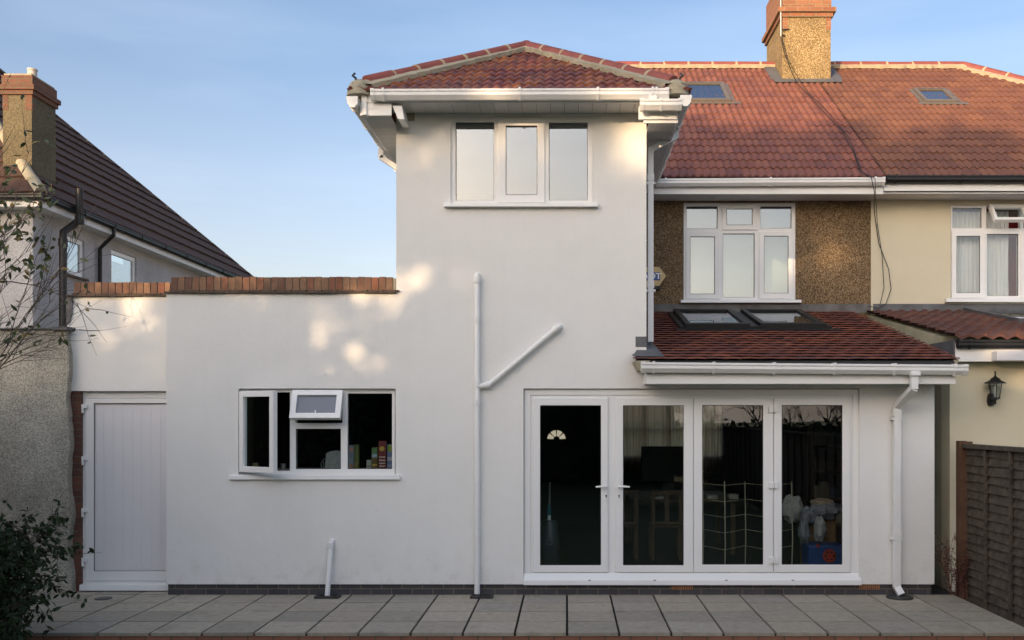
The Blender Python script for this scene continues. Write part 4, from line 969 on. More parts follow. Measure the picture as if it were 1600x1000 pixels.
# aerial mast, dish, cable
am = thing('aerial_mast', (cx0-.1, cy0+.15, 7.9), 'thin white aerial mast clamped to the side of the chimney', 'aerial')
ya = cy0+.0; xa = WX(1219, ya)
MB().tube([(xa+.002, ya-.05, WZ(58, ya)), (xa-.0, ya-.05, WZ(-40, ya))], .012, 8).build('mast', mat('mast_alu', (.62,.58,.55), .35, .1, 8, metal=.2), am)
b = MB(); b.tube([(xa, ya-.05, WZ(48,ya)), (cx0+.12, ya-.02, WZ(46,ya))], .010, 6); b.tube([(xa, ya-.05, WZ(56,ya)), (cx0+.05, ya-.02, WZ(56,ya))], .010, 6); b.tube([(xa-.02, ya-.05, WZ(10,ya)), (xa+.03, ya-.05, WZ(10,ya))], .008, 6)
b.build('mast_bracket', M['dgrey'], am)
dz = thing('satellite_dish', (cx1+.08, cy0+.2, 8.9), 'small black dish seen edge on beside the top of the chimney', 'dish')
b = MB(); c = Vector((WX(1301, 17.9), 17.9, WZ(19, 17.9)))
pr = [(0,.03),(.03,.026),(.065,.012),(.095,-.01),(.10,-.02),(.09,-.012),(.06,.004),(.0,.018)]
b.lathe(pr, (0,0,0), 18); Rm = Matrix.Rotation(R(80), 3, 'Y'); b.v = [c+Rm@Vector((v.x, v.y, v.z)) for v in b.v]; b.build('reflector', M['black'], dz, smooth=True)
MB().tube([c, c+Vector((-.12,.05,-.02))], .012, 6).build('dish_arm', M['black'], dz)
cb = MB()
def rp3(px, py, h=.06):
    p = on_plane(px, py, OM, mp_); return p+Vector((0,-mp_,1)).normalized()*h
A = [(xa, ya-.05, WZ(60, ya)), (WX(1225, ya), ya-.03, WZ(84, ya)), (WX(1237, ya), ya-.04, WZ(116, ya))]
A += [rp3(*q) for q in ((1245,136),(1268,160),(1290,185),(1315,210),(1333,245),(1343,274))]
A += [(WX(1362, 13.65), 13.66, WZ(278, 13.66)), (WX(1366, 13.7), 13.69, WZ(300, 13.69)), (WX(1368, 14.2), 14.26, WZ(330, 14.26)), (WX(1373,14.26), 14.26, WZ(380,14.26)), (WX(1388,14.26), 14.25, WZ(420,14.26)), (WX(1392,14.26), 14.25, WZ(452,14.26)), (WX(1384,14.26), 14.24, WZ(474,14.26)), (WX(1372,14.26), 14.24, WZ(482,14.26)), (WX(1355,14.26), 14.24, WZ(478,14.26))]
cb.tube(A, .006, 5)
B_ = [(xa+.02, ya-.05, WZ(60, ya)), (WX(1229, ya), ya-.03, WZ(90, ya)), (WX(1243, ya), ya-.04, WZ(118, ya))]+[rp3(*q) for q in ((1262,150),(1296,184),(1326,222),(1338,255),(1345,275))]
B_ += [(WX(1367, 13.68), 13.67, WZ(279, 13.67)), (WX(1368, 13.7), 13.70, WZ(302, 13.69)), (WX(1371,14.26), 14.26, WZ(350,14.26)), (WX(1378,14.26), 14.25, WZ(400,14.26)), (WX(1381,14.26), 14.25, WZ(450,14.26)), (WX(1374,14.26), 14.24, WZ(478,14.26))]
cb.tube(B_, .005, 5)
tag(cb.build('aerial_cable', M['black'], smooth=True), 'thin black cable looping down the roof and cream wall', 'cable')

# ================================================================ neighbour on the left
LH = thing('left_house', (-9, 15.2, 0), 'older pale rendered house on the left with dark brown tiled roof and tall chimney', 'house')
XW = -8.15; YL0, YL1 = 15.2, 25.7; lez = 5.28
w1 = (16.18, 16.82, 4.26, 4.90); w2_ = (17.8, 18.85, 4.0, 4.94)
MB().holes(YL0, YL1, -.2, 5.12, [w1, w2_], XW, XW-.25, ax='y').build('side_wall', M['pebl'], LH)
MB().box(-14, XW-.002, YL0-.002, YL0+.25, -.2, 5.12).build('rear_wall', M['pebl'], LH)
for (a, b, c, d), ins in ((w1, .06), (w2_, .09)):
    f = MB(); f.holes(a, b, c, d, [(a+.09, b-.08, c+.09, d-.08)], XW-.03, XW-.09, ax='y'); fo = f.build('window', M['upvc'], LH, bevel=.006)
    MB().holes(a+.08, b-.07, c+.08, d-.07, [], XW-.055, XW-.06, ax='y').build('pane', mat_glass('side_window_glass', .35), fo, origin=ORI[fo.name])
    s = MB(); s.box(XW-.03, XW+.06, a-.04, b+.04, c-.035, c); s.build('sill', M['creasing'], fo, origin=ORI[fo.name])
MB().box(-13.9, XW-.8, YL0+.3, YL1, 2.6, 5.0).build('room_shell', M['roomd'], LH)
ls = .94; ll = math.hypot(1, ls); lx = -7.88; ly0, ly1 = 14.92, 26.0; rise = 5.54
LM = MB()
tile_roof(LM, (lx, ly0, lez), (0,1,0), (-1,0,ls), rise*ll, lambda v: (v/ll, max(ly1-ly0-v/ll, v/ll)), roll(.3, .012), .45, .3, du=.1, seed=20, thick=.045)
tile_roof(LM, (lx-11, ly0, lez), (1,0,0), (0,1,ls), rise*ll, lambda v: (v/ll, 11-v/ll), roll(.3, .012), .45, .3, du=.1, seed=21, thick=.045)
LM.build('roof', M['tile_left'], LH)
ridge_run((lx, ly0, lez+.03), (lx-5.5, ly0+5.5, lez+5.5*ls+.03), LH, r=.09, mm='mortar', L=.45, name='hip_tiles')
ridge_run((lx, ly1, lez+.03), (lx-5.5, ly1-5.5, lez+5.5*ls+.03), LH, r=.05, mm='creasing', L=.45, name='hip_tiles')
MB().box(lx-.03, lx-.01, ly0+.02, ly1, 5.09, 5.24).build('fascia', M['soffit'], LH)
MB().box(XW, lx-.03, ly0+.02, ly1, 5.10, 5.115).build('soffit', M['soffit'], LH)
MB().box(-14, lx-.03, ly0, ly0+.02, 5.09, 5.24).build('fascia', M['soffit'], LH)
MB().box(-14, XW, ly0+.021, YL0, 5.10, 5.115).build('soffit', M['soffit'], LH)
gutter((lx-.01, ly0, 5.27), (lx-.01, ly1, 5.27), (1,0,0), LH, m='black', brk=1.0, h=.09, w=.10)
gutter((-14, ly0-.001, 5.27), (lx+.05, ly0-.001, 5.27), (0,-1,0), LH, m='black', brk=1.0, h=.09, w=.10)
# soil stack and rainwater pipe
sp = MB(); xs_ = XW+.09
yv = 16.0
sp.tube([(WX(95,15.55), 15.62, .2), (WX(95,15.55), 15.62, WZ(375,15.55)), (WX(97,15.6), 15.64, WZ(362,15.6)), (WX(112,15.75), 15.8, WZ(350,15.7)), (WX(121.5,15.75), 15.8, WZ(340,15.7)), (WX(122,15.75), 15.8, WZ(294,15.75))], .058, 10)
sp.tube([(WX(121.8,15.75), 15.8, WZ(348,15.7)), (WX(121.8,15.75), 15.8, WZ(336,15.75))], .072, 10); sp.tube([(WX(95,15.55), 15.62, WZ(372,15.55)), (WX(95,15.55), 15.62, WZ(384,15.55))], .07, 10)
sp.build('soil_pipe', M['black'], LH, smooth=True)
rw = MB(); rw.tube([(lx+.05, 17.2, 5.2), (lx+.05, 17.2, 5.08), (XW+.06, 17.25, 4.85), (XW+.06, 17.25, 0)], .036, 8); rw.build('downpipe', M['black'], LH, smooth=True)
# chimney
c0, c1, d0, d1 = -8.78, -8.33, 15.5, 16.22
lc = MB().box(c0, c1, d0, d1, 5.2, 6.75).build('chimney', mat_pebble('weathered_chimney_render', [(.10,.082,.046),(.14,.115,.066),(.12,.098,.055),(.085,.072,.042)], 60, .5), LH)
zt = WZ(148, d0)
sh = MB().box(c0, c1, d0, d1, 6.751, zt+.02).build('chimney_shaft', mat_pebble('weathered_chimney_render_upper', [(.10,.082,.046),(.14,.115,.066),(.12,.098,.055),(.085,.072,.042)], 60, .5), lc, origin=ORI[lc.name])
for q, a, b in ((.03, 0, .07), (.06, .072, .145), (.015, .147, .30), (-.01, .302, .335)):
    MB().box(c0-q, c1+q, d0-q, d1+q, zt+a, zt+b).build('chimney_band', M['chbrick_l'] if b < .31 else M['mortar'], lc, origin=ORI[lc.name])
for xa_, xb_, ya_, yb_ in ((c0-.004, c0+.08, d0-.006, d0+.1), (c1-.10, c1+.006, d0-.006, d0+.1)):
    MB().box(xa_, xb_, ya_, yb_, zt-.24, zt-.002).build('chimney_quoin', M['chbrick_l'], lc, origin=ORI[lc.name])
MB().lathe([(.07,0),(.07,.10),(.078,.105),(.078,.13),(.05,.13)], (c1-.1, d0+.2, zt+.335), 14).build('chimney_pot', mat('pale_pot', (.5,.46,.40), .6), lc, origin=ORI[lc.name], smooth=True)
MB().lathe([(.13,0),(.12,.25),(.10,.25)], (c0-.16, d0+.6, zt+.1), 14).build('chimney_pot', M['chbrick'], lc, origin=ORI[lc.name], smooth=True)
# rough pebble-dashed lean-to against the boundary
XG = WX(105, 11.0)
g = MB(); n = 46
rnd = random.Random(4)
zt_ = WZ(515, 11.0); prevx = None
edge = [XG+.045*(1-j/n)+.018*math.sin(j*.5)+rnd.uniform(-.008, .008) for j in range(n+1)]
for j in range(n):
    z0 = -.2+(zt_+.2)*j/n; z1 = -.2+(zt_+.2)*(j+1)/n
    g.face([(-9.6,10.99,z0),(edge[j],10.99,z0),(edge[j+1],10.99,z1),(-9.6,10.99,z1)]); g.face([(edge[j],10.99,z0),(edge[j]-.02,11.35,z0),(edge[j+1]-.02,11.35,z1),(edge[j+1],10.99,z1)])
g.face([(-9.6,10.99,zt_),(edge[n],10.99,zt_),(edge[n]-.02,YL0,zt_),(-9.6,YL0,zt_)]); g.face([(edge[n]-.02,11.35,-.2),(edge[n]-.02,YL0,-.2),(edge[n]-.02,YL0,zt_),(edge[n]-.02,11.35,zt_)])
g.build('lean_to_wall', M['pebg'], LH)
c = MB(); c.box(-9.6, XG-.12, 10.96, 11.2, zt_, zt_+.018); c.box(XG-.14, XG+.02, 10.95, 11.2, zt_-.01, zt_+.03); c.build('lean_to_coping', M['lead'], LH, bevel=.004)

# ================================================================ fence
FX = 4.36
def fence(y1=10.84, y0=-13.5):
    t = thing('wooden_fence', (FX, 9, 0), 'weathered brown lap panel fence running toward the camera on the right', 'fence')
    top = lambda y: 1.645+min(10.9-y, 3)*.028
    b = MB(); rnd = random.Random(6); n = 19; zb = -.15; 
    for i in range(n):
        z0 = zb+(top(10)-.05-zb)*i/n; z1 = zb+(top(10)-.05-zb)*(i+1)/n+.03
        seg = 70; prev = None
        for s in range(seg+1):
            y = y1-(y1-y0)*s/seg; wz = .007*math.sin(s*1.3+i*2.1)+rnd.uniform(-.005, .005)
            cur = (Vector((FX-.018+.004*math.sin(s+i), y, z0+wz)), Vector((FX+.014, y, z1)))
            if prev:
                a, c = prev; d, e = cur; b.face([a, d, e, c]); b.face([a+Vector((.014,0,0)), d+Vector((.014,0,0)), d, a])
            prev = cur
    b.build('lap_boards', M['fence'], t)
    for yb_ in [10.30-.58*q for q in range(40)]:
        k = MB(); k.box(FX-.045, FX-.016, yb_-.02, yb_+.02, zb, top(yb_)-.045); k.build('batten', M['fence'], t, bevel=.003)
    k = MB(); k.hexa([(FX-.06,y0,top(y0)-.045),(FX+.03,y0,top(y0)-.045),(FX+.03,y1,top(y1)-.045),(FX-.06,y1,top(y1)-.045),(FX-.06,y0,top(y0)),(FX+.03,y0,top(y0)),(FX+.03,y1,top(y1)),(FX-.06,y1,top(y1))])
    k.build('capping_rail', M['fence'], t, bevel=.003)
    MB().box(FX-.085, FX-.001, 10.85, 10.95, -.2, WZ(689, 10.85)).build('post', M['post'], t, bevel=.004)
    MB().box(FX-.0, FX+.07, 10.87, 10.93, -.2, WZ(690, 10.85)).build('post', M['post'], t, bevel=.004)
fence()

# ================================================================ plants
def leafmb(mb, c, d, n, L, Wd, uvx=None):
    d = d.normalized(); s = d.cross(n).normalized(); n = s.cross(d)
    p = [c, c+d*L*.3+s*Wd*.45-n*L*.03, c+d*L*.65+s*Wd*.4-n*L*.08, c+d*L-n*L*.2, c+d*L*.65-s*Wd*.4-n*L*.08, c+d*L*.3-s*Wd*.45-n*L*.03, c+d*L*.4+n*L*.05]
    mb.face([p[0], p[1], p[2], p[6]]); mb.face([p[6], p[2], p[3]]); mb.face([p[6], p[3], p[4]]); mb.face([p[0], p[6], p[4], p[5]])
def rv(rnd): 
    v = Vector((rnd.gauss(0,1), rnd.gauss(0,1), rnd.gauss(0,1))); return v.normalized()
def twigs(st, lf, rnd, p, d, L, r, depth, leafL, leafp, gap=.07, spread=.6, up=.1):
    n = max(3, int(L/gap)); pts = [p.copy()]; q = p.copy()
    for i in range(n):
        d = (d+rv(rnd)*.13+Vector((0,0,up))*.12).normalized(); q = q+d*(L/n); pts.append(q.copy())
        if depth > 0 and i > 0 and rnd.random() < .55:
            twigs(st, lf, rnd, q, (d+rv(rnd)*spread).normalized(), L*rnd.uniform(.35, .6), r*.6, depth-1, leafL, leafp, gap, spread, up)
        if rnd.random() < leafp*(.3 if depth > 1 else 1):
            for _ in range(rnd.choice((1, 1, 2))):
                lf.m = 1 if rnd.random() < .12 else 0
                leafmb(lf, q, (d*.4+rv(rnd)+Vector((0,0,-.35))).normalized(), rv(rnd), leafL*rnd.uniform(.6, 1.15), leafL*.42)
    st.tube(pts, [max(r*(1-.75*i/n), .0012) for i in range(n+1)], 5, cap=False)
rnd = random.Random(31)
tl = thing('leafy_shrub', (-5.9, 7.9, -.2), 'tall thin shrub with sparse green leaves at the left edge before the pale house', 'shrub')
st, lf = MB(), MB()
for i in range(12):
    y = rnd.uniform(8.2, 9.3); base = Vector((WX(-90+rnd.uniform(-20, 50), y), y, rnd.uniform(1.9, 2.6)))
    tgt = Vector((WX(rnd.uniform(-25, 62), y), y, WZ(rnd.uniform(270, 560), y))); d = tgt-base
    twigs(st, lf, rnd, base, d.normalized(), d.length*.9, .009, 2, .085, .15, .085, .55, .0)
# long horizontal twig reaching across to the coping
for (sx, sy, tx, ty, k) in ((0, 440, 150, 452, .006), (10, 480, 80, 470, .003), (20, 560, 70, 430, .004), (40, 500, 215, 430, .0)):
    if k: 
        y = 8.8; a = Vector((WX(sx, y), y, WZ(sy, y))); b = Vector((WX(tx, y), y, WZ(ty, y))); twigs(st, lf, rnd, a, (b-a).normalized(), (b-a).length, k, 1, .06, .16, .06, .6, 0)
for (px_, py_) in ((55, 330), (60, 375), (18, 330), (25, 410), (58, 410), (15, 520), (12, 262), (75, 300), (40, 345), (30, 370)):
    y = 8.7
    for _ in range(11):
        c = Vector((WX(px_+rnd.gauss(0, 9), y), y+rnd.gauss(0, .06), WZ(py_+rnd.gauss(0, 10), y))); lf.m = 1 if rnd.random() < .22 else 0
        leafmb(lf, c, (rv(rnd)+Vector((0,0,-.5))).normalized(), rv(rnd), rnd.uniform(.05, .10), .038)
for _ in range(4):
    y = 8.75; a = Vector((WX(-110, y), y, -.2)); st.tube([a, a+Vector((rnd.uniform(-.1,.2), 0, 1.2)), a+Vector((rnd.uniform(-.2,.3), .1, 2.3))], [.02,.016,.012], 6)
st.build('stem', M['bark'], tl); lf.build('foliage', [M['leaf'], M['leafy']], tl)
# low dark bush in the corner
bs = thing('dark_bush', (-4.9, 8.6, -.2), 'dark green bush at the lower left corner spilling over the patio', 'bush')
st, lf = MB(), MB(); rnd = random.Random(12)
for i in range(26):
    y = rnd.uniform(8.0, 8.9); base = Vector((WX(rnd.uniform(-60, 10), y), y, rnd.uniform(-.15, .5)))
    tgt = Vector((WX(rnd.uniform(-15, 55), y), y, WZ(rnd.uniform(835, 985), y))); d = tgt-base
    twigs(st, lf, rnd, base, d.normalized(), min(d.length*1.0, 1.0), .008, 2, .075, .75, .055, .8, .0)
for _ in range(3800):
    y = rnd.uniform(7.9, 9.0); u_ = rnd.random(); px_ = -60+145*u_**1.15; lim = 812+max(0, px_-5)*1.0
    py_ = rnd.uniform(lim, 1040); 
    if px_ > 20 and rnd.random() < (px_-20)/75: continue
    if px_ > 45 and py_ > 925: continue
    c = Vector((WX(px_, y), y, WZ(py_, y))); lf.m = 0
    leafmb(lf, c, (rv(rnd)+Vector((0,-.3,-.2))).normalized(), rv(rnd), rnd.uniform(.04, .085), rnd.uniform(.02,.04))
for (a, b, L) in (((5,812),(92,880),.62), ((20,880),(95,905),.5), ((5,945),(70,968),.5), ((5,915),(70,940),.5)):
    y = 8.45; a = Vector((WX(a[0],y),y,WZ(a[1],y))); b = Vector((WX(b[0],y),y,WZ(b[1],y))); twigs(st, lf, rnd, a, (b-a).normalized(), (b-a).length, .006, 1, .085, .9, .05, .7, -.05)
st.build('stem', M['bark'], bs); lf.build('foliage', [M['leafd'], M['leafd']], bs)
# weeds at the fence foot
for (px_, h, lab) in ((1489, .55, 'reddish dried weed growing at the foot of the cream wall corner'), (1508, .5, 'reddish weed climbing the foot of the brown fence post')):
    y = 10.86 if px_ < 1500 else 10.78; t = thing('weed', (WX(px_, y), y, -.02), lab, 'weed', 'weeds at the fence foot')
    st, lf = MB(), MB(); rnd = random.Random(px_)
    for _ in range(4):
        a = Vector((WX(px_, y)+rnd.uniform(-.03,.03), y, -.02)); twigs(st, lf, rnd, a, Vector((rnd.uniform(-.25,.1), 0, 1)), h*rnd.uniform(.6,1), .004, 1, .03, .95, .03, .6, .3)
    st.build('stem', M['redstem'], t); lf.build('leaves', [M['redstem'], M['leafd']], t)

# ================================================================ things seen through the glass
def room_things():
    y = 11.55; x = WX(858, y)
    t = thing('vacuum_cleaner', (x, y, .1), 'dark upright vacuum cleaner with tall metal pole behind the left patio pane', 'vacuum cleaner')
    dark = mat('vacuum_dark', (.05,.055,.06), .3); teal = mat('vacuum_teal', (.03,.16,.20), .4); 
    MB().lathe([(.0,.0),(.10,.01),(.115,.06),(.11,.14),(.118,.15),(.115,.46),(.10,.50),(.105,.56),(.07,.62),(.0,.63)], (x, y, .12), 18).build('canister', dark, t, smooth=True)
    MB().box(x-.15, x+.15, y-.18, y+.05, .102, .17).build('floor_head', dark, t, bevel=.02)
    MB().tube([(x, y, .7), (x+.005, y, .93), (x+.01, y, 1.18)], .012, 10).build('pole', M['steel'], t, smooth=True)
    MB().lathe([(.02,0),(.024,.03),(.02,.12)], (x, y, .80), 10).build('pole_grip', teal, t, smooth=True)
    MB().box(x-.015, x+.02, y-.03, y+.02, .74, .80).build('label_plate', M['upvc'], t)
    MB().tube([(x-.02, y-.06, .70), (x+.02, y-.07, .70)], .012, 8).build('button', mat('red_button', (.4,.04,.03), .4), t)
    text('Air', (x, y-.12, .52), .045, M['steel'], t); text('Steer', (x+.01, y-.12, .48), .035, M['steel'], t)
    # clothes airer
    t = thing('clothes_airer', (WX(1165, 11.5), 11.5, .1), 'tall folding zigzag wire clothes airer behind the patio doors', 'airer')
    wire = mat('airer_metal', (.45,.40,.28), .4)
    cols = [(1090, 11.75), (1131, 11.3), (1165, 11.75), (1236, 11.35), (1258, 11.7)]
    cols = [(1098, 11.7), (1132, 11.32), (1164, 11.7), (1200, 11.32), (1237, 11.68)]
    for px_, yy in cols:
        xx = WX(px_, yy); m = MB(); m.tube([(xx, yy, .1), (xx+.01, yy, .5), (xx, yy, WZ(752, yy))], .007, 8); m.build('upright', wire, t, smooth=True)
    for lev in (757, 782, 806, 830, 856):
        m = MB(); m.tube([(WX(p, yy), yy, WZ(lev, 11.5)) for p, yy in cols], .0038, 6); m.build('rail', wire, t)
    # blue toy tub
    y = 11.6; x0, x1 = WX(1262, y), WX(1322, y)
    t = thing('toy_tub', ((x0+x1)/2, y, .1), 'blue storage tub with a red spotted disc behind the right patio pane', 'tub')
    blue = mat('tub_blue', (.02,.07,.30), .5, .4, 6)
    b = MB(); b.hexa([(x0+.02,y,.1),(x1-.02,y,.1),(x1-.02,y+.35,.1),(x0+.02,y+.35,.1),(x0,y-.02,.44),(x1,y-.02,.44),(x1,y+.37,.44),(x0,y+.37,.44)]); b.build('tub_body', blue, t, bevel=.02)
    red = mat('tub_red', (.45,.03,.015), .5); cx_ = WX(1295, y); cz = WZ(868, y)
    def disc(r, x, z, yy, m, nm):
        d = MB(); d.prism([(x+r*math.cos(a*math.pi/10), 0, z+r*math.sin(a*math.pi/10)) for a in range(20)], (0,yy,0), (0,yy+.004,0)); d.build(nm, m, t)
    disc(.078, cx_, cz, y-.030, red, 'red_disc'); disc(.02, WX(1277, y), WZ(852, y), y-.03, red, 'red_mark')
    for k in range(6): a = k*math.pi/3; disc(.013, cx_+.048*math.cos(a), cz+.048*math.sin(a), y-.032, M['black'], 'disc_hole')
    # cardboard carton and heap of laundry
    card = mat('cardboard', (.30,.17,.08), .9)
    b = MB().box(WX(1266, 11.9), WX(1310, 11.9), 12.0, 12.4, .1, WZ(808, 12)).build('cardboard_carton', card, bevel=.004); tag(b, 'brown cardboard carton standing behind the blue tub', 'carton')
    def cloth(pts, m, name, lab, seed):
        mb = MB(); rn = random.Random(seed); 
        for (px_, py_, rx, rz, yy) in pts:
            c = Vector((WX(px_, yy), yy, WZ(py_, yy))); n, k = 18, 12; g = []
            for i in range(k+1):
                th = math.pi*i/k; row = []
                for j in range(n):
                    ph = 2*math.pi*j/n; d = Vector((math.sin(th)*math.cos(ph), math.sin(th)*math.sin(ph), math.cos(th)))
                    f = 1+.35*noise.noise(d*2.2+Vector((seed, px_*.1, 0)))+.10*math.sin(ph*9+th*3)
                    row.append(c+Vector((d.x*rx, d.y*.12, d.z*rz))*f)
                g.append(row)
            for i in range(k):
                for j in range(n): mb.face([g[i][j], g[i][(j+1)%n], g[i+1][(j+1)%n], g[i+1][j]])
        o = mb.build(name, m, merge=True, smooth=True); tag(o, lab, 'clothes')
    grey = mat('grey_cloth', (.30,.31,.36), .95, .3, 10); wht = mat('white_cloth', (.55,.55,.54), .95, .2, 10); pch = mat('peach_cloth', (.50,.38,.28), .95, .2, 10)
    cloth([(1290,797,.20,.09,11.95),(1264,806,.10,.10,11.9),(1256,830,.06,.16,11.85)], grey, 'clothes_heap', 'grey blue garment draped over the cardboard carton', 3)
    cloth([(1284,785,.13,.05,12.0)], pch, 'folded_top', 'peach coloured garment on top of the laundry heap', 4)
    cloth([(1281,826,.065,.14,11.8)], wht, 'white_garment', 'white garment hanging down over the carton', 5)
    cloth([(1238,795,.13,.16,12.2)], wht, 'hanging_shirt', 'pale shirt hanging behind the clothes airer', 6)
    # television and table in the dark room
    y = 14.6; b = MB(); b.box(WX(1002, y), WX(1090, y), y, y+.05, WZ(752, y), WZ(697.5, y)); b.box(WX(1035,y), WX(1055,y), y+.0, y+.08, .85, WZ(752, y)); 
    tag(b.build('television', M['black'], bevel=.01), 'large black screen standing before the far window', 'television')
    t = thing('dining_table', (WX(1060, 13.4), 13.6, .1), 'dark wooden table with clutter in the dim room', 'table')
    wood = mat('dark_wood', (.12,.055,.025), .5, .4, 5)
    MB().box(WX(985,13.4), WX(1150,13.4), 13.2, 14.7, .80, .84).build('table_top', wood, t, bevel=.005)
    for px_ in (992, 1143):
        for yy in (13.3, 14.6): MB().box(WX(px_, 13.4)-.03, WX(px_, 13.4)+.03, yy-.03, yy+.03, .1, .80).build('leg', wood, t)
    pap = mat('paper', (.55,.53,.5), .8)
    for i, (px_, w_) in enumerate(((1018,.10),(1030,.06),(1105,.14),(1140,.12))):
        b = MB().box(WX(px_,13.3), WX(px_,13.3)+w_, 13.3, 13.5, .842, .87+.01*i).build('paper_stack', pap); tag(b, ('small pile of papers at the left end of the table','narrow white packet beside the papers on the table','pile of papers right of the screen on the table','pale box at the right end of the table')[i], 'papers')
    for px_ in (972, 1040):
        t = thing('dining_chair', (WX(px_, 12.9), 12.9, .1), ('wooden chair at the left end of the dim table' if px_ < 1000 else 'wooden chair in front of the dim table'), 'chair', 'chairs at the table')
        x = WX(px_, 12.9); MB().box(x-.2, x+.2, 12.75, 13.12, .52, .55).build('seat', wood, t, bevel=.01)
        MB().holes(x-.2, x+.2, .56, 1.0, [(x-.15, x-.03, .6, .94), (x+.03, x+.15, .6, .94)], 12.72, 12.75).build('backrest', wood, t, bevel=.004)
        for sx in (-.18, .18):
            for yy in (12.77, 13.08): MB().box(x+sx-.02, x+sx+.02, yy-.02, yy+.02, .1, .52).build('leg', wood, t)
    # bookcase right
    t = thing('bookcase', (3.4, 13.4, .1), 'dim wooden shelves of oddments behind the right patio pane', 'shelf')
    b = MB(); b.holes(WX(1270,13.4), WX(1345,13.4), .1, 2.1, [(WX(1272,13.4), WX(1343,13.4), z, z+.32) for z in (.15,.5,.85,1.2,1.55)], 13.4, 13.7); b.build('shelf_unit', wood, t)
    rn = random.Random(3)
    cols_ = [mat('book_%s' % n, c, .7) for n, c in (('buff',(.3,.22,.12)),('blue',(.08,.1,.2)),('red',(.25,.05,.04)),('cream',(.4,.38,.3)))]
    for z in (.5,.85,1.2,1.55):
        x = WX(1274,13.4)
        for q in range(3):
            w_ = rn.uniform(.05,.16); MB().box(x, x+w_, 13.45, 13.6, z+.001, z+rn.uniform(.12,.27)).build('shelf_box', rn.choice(cols_), t); x += w_+.01
    # far window curtains
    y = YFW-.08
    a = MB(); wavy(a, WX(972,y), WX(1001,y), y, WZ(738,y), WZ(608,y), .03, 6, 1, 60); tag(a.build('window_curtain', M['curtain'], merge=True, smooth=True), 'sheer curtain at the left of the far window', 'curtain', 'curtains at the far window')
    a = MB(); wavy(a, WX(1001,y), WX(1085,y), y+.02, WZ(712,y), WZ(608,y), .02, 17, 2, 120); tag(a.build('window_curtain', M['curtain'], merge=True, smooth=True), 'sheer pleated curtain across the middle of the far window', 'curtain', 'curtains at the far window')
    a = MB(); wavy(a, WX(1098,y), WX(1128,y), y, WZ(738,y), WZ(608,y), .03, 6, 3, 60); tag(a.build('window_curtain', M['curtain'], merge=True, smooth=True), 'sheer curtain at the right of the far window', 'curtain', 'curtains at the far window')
    # kitchen window ledge things
    ky = YW+.33; z0 = WZ(734.5, YK)-.01
    led = MB().box(XWL+.4, XTL+.25, YW+.285, YW+.75, z0-.04, z0).build('worktop', mat('worktop_grey', (.18,.17,.16), .4), H)
    def carton(p0, p1, ptop, yy, cols, label, lean=0, marks=()):
        x0, x1 = WX(p0, yy), WX(p1, yy); zt = WZ(ptop, yy); t = thing('food_carton', ((x0+x1)/2, yy, z0), label, 'carton', 'cartons on the kitchen ledge')
        m0 = mat('carton_ink', cols[0], .5); MB().box(x0, x1, yy, yy+.07, z0+.001, zt).build('carton_body', m0, t, bevel=.002)
        h = zt-z0
        for i, (a, b, c) in enumerate(marks):
            MB().box(x0+.006, x1-.006, yy-.002, yy-.0004, z0+h*a, z0+h*b).build('printed_band', mat('carton_print', c, .5), t)
        return t
    carton(545, 552.5, 695.5, 11.22, [(.25,.28,.33)], 'pale grey blue food carton at the left of the right kitchen pane', marks=[(.05,.2,(.5,.2,.1)),(.75,.9,(.6,.25,.22))])
    carton(553, 560, 695, 11.26, [(.20,.22,.07)], 'olive green food carton behind the pale one in the kitchen window', marks=[(.1,.3,(.35,.25,.08))])
    carton(572.5, 580, 719, 11.18, [(.42,.40,.33)], 'short pale food carton on the kitchen ledge', marks=[(.3,.45,(.2,.2,.2))])
    carton(580.5, 590, 699, 11.20, [(.16,.10,.03)], 'brown and green food carton beside the tall red one', marks=[(.72,.95,(.12,.28,.10)),(.55,.7,(.35,.45,.55)),(.15,.25,(.55,.35,.06))])
    t = carton(591.5, 603, 689, 11.17, [(.20,.03,.03)], 'tall dark red food carton with a yellow emblem on the kitchen ledge', marks=[(.1,.14,(.6,.5,.45)),(.2,.24,(.6,.5,.45)),(.3,.35,(.6,.5,.45)),(.42,.46,(.6,.5,.45))])
    e = MB(); xc, zc, yy = WX(597, 11.17), WZ(701, 11.17), 11.168
    e.prism([(xc+.028*math.cos(a*.628), 0, zc+.028*math.sin(a*.628)) for a in range(10)], (0,yy-.002,0), (0,yy,0)); e.build('emblem', mat('emblem_yellow', (.6,.38,.06), .5), t)
    carton(604.5, 613, 694.5, 11.2, [(.22,.26,.45)], 'lilac and lime food carton at the far right of the kitchen window', marks=[(.72,.97,(.28,.38,.05)),(.35,.5,(.6,.6,.65)),(.1,.2,(.45,.45,.55))])
    b = MB(); y = 11.25; n = 16
    P = [(507,733),(509,708),(516,705),(524,704),(535,706),(535,733)]
    b.prism([(WX(p[0], y), y, WZ(p[1], y)) for p in P], (0,0,0), (0,.12,0)); o = b.build('plastic_bag', mat('bag_pale', (.48,.48,.46), .5, .35, 30, .9, 60), bevel=.012); tag(o, 'crumpled pale plastic bag on the kitchen ledge', 'bag')
    b = MB(); b.tube([(WX(503,y), y, z0+.0), (WX(501.5,y), y, z0+.06), (WX(504,y), y, z0+.10), (WX(508,y), y, z0+.12)], .006, 6); b.tube([(WX(505,y), y+.02, z0), (WX(505,y), y+.02, z0+.09)], .005, 6); tag(b.build('wire_rack', M['steel'], smooth=True), 'small wire rack beside the plastic bag in the kitchen window', 'rack')
    b = MB().lathe([(.03,0),(.04,.03),(.032,.05),(.03,.07)], (WX(399,11.25), 11.25, z0), 12).build('small_pot', mat('pot_buff', (.35,.25,.12), .6), smooth=True); tag(b, 'small buff pot behind the open casement', 'pot')
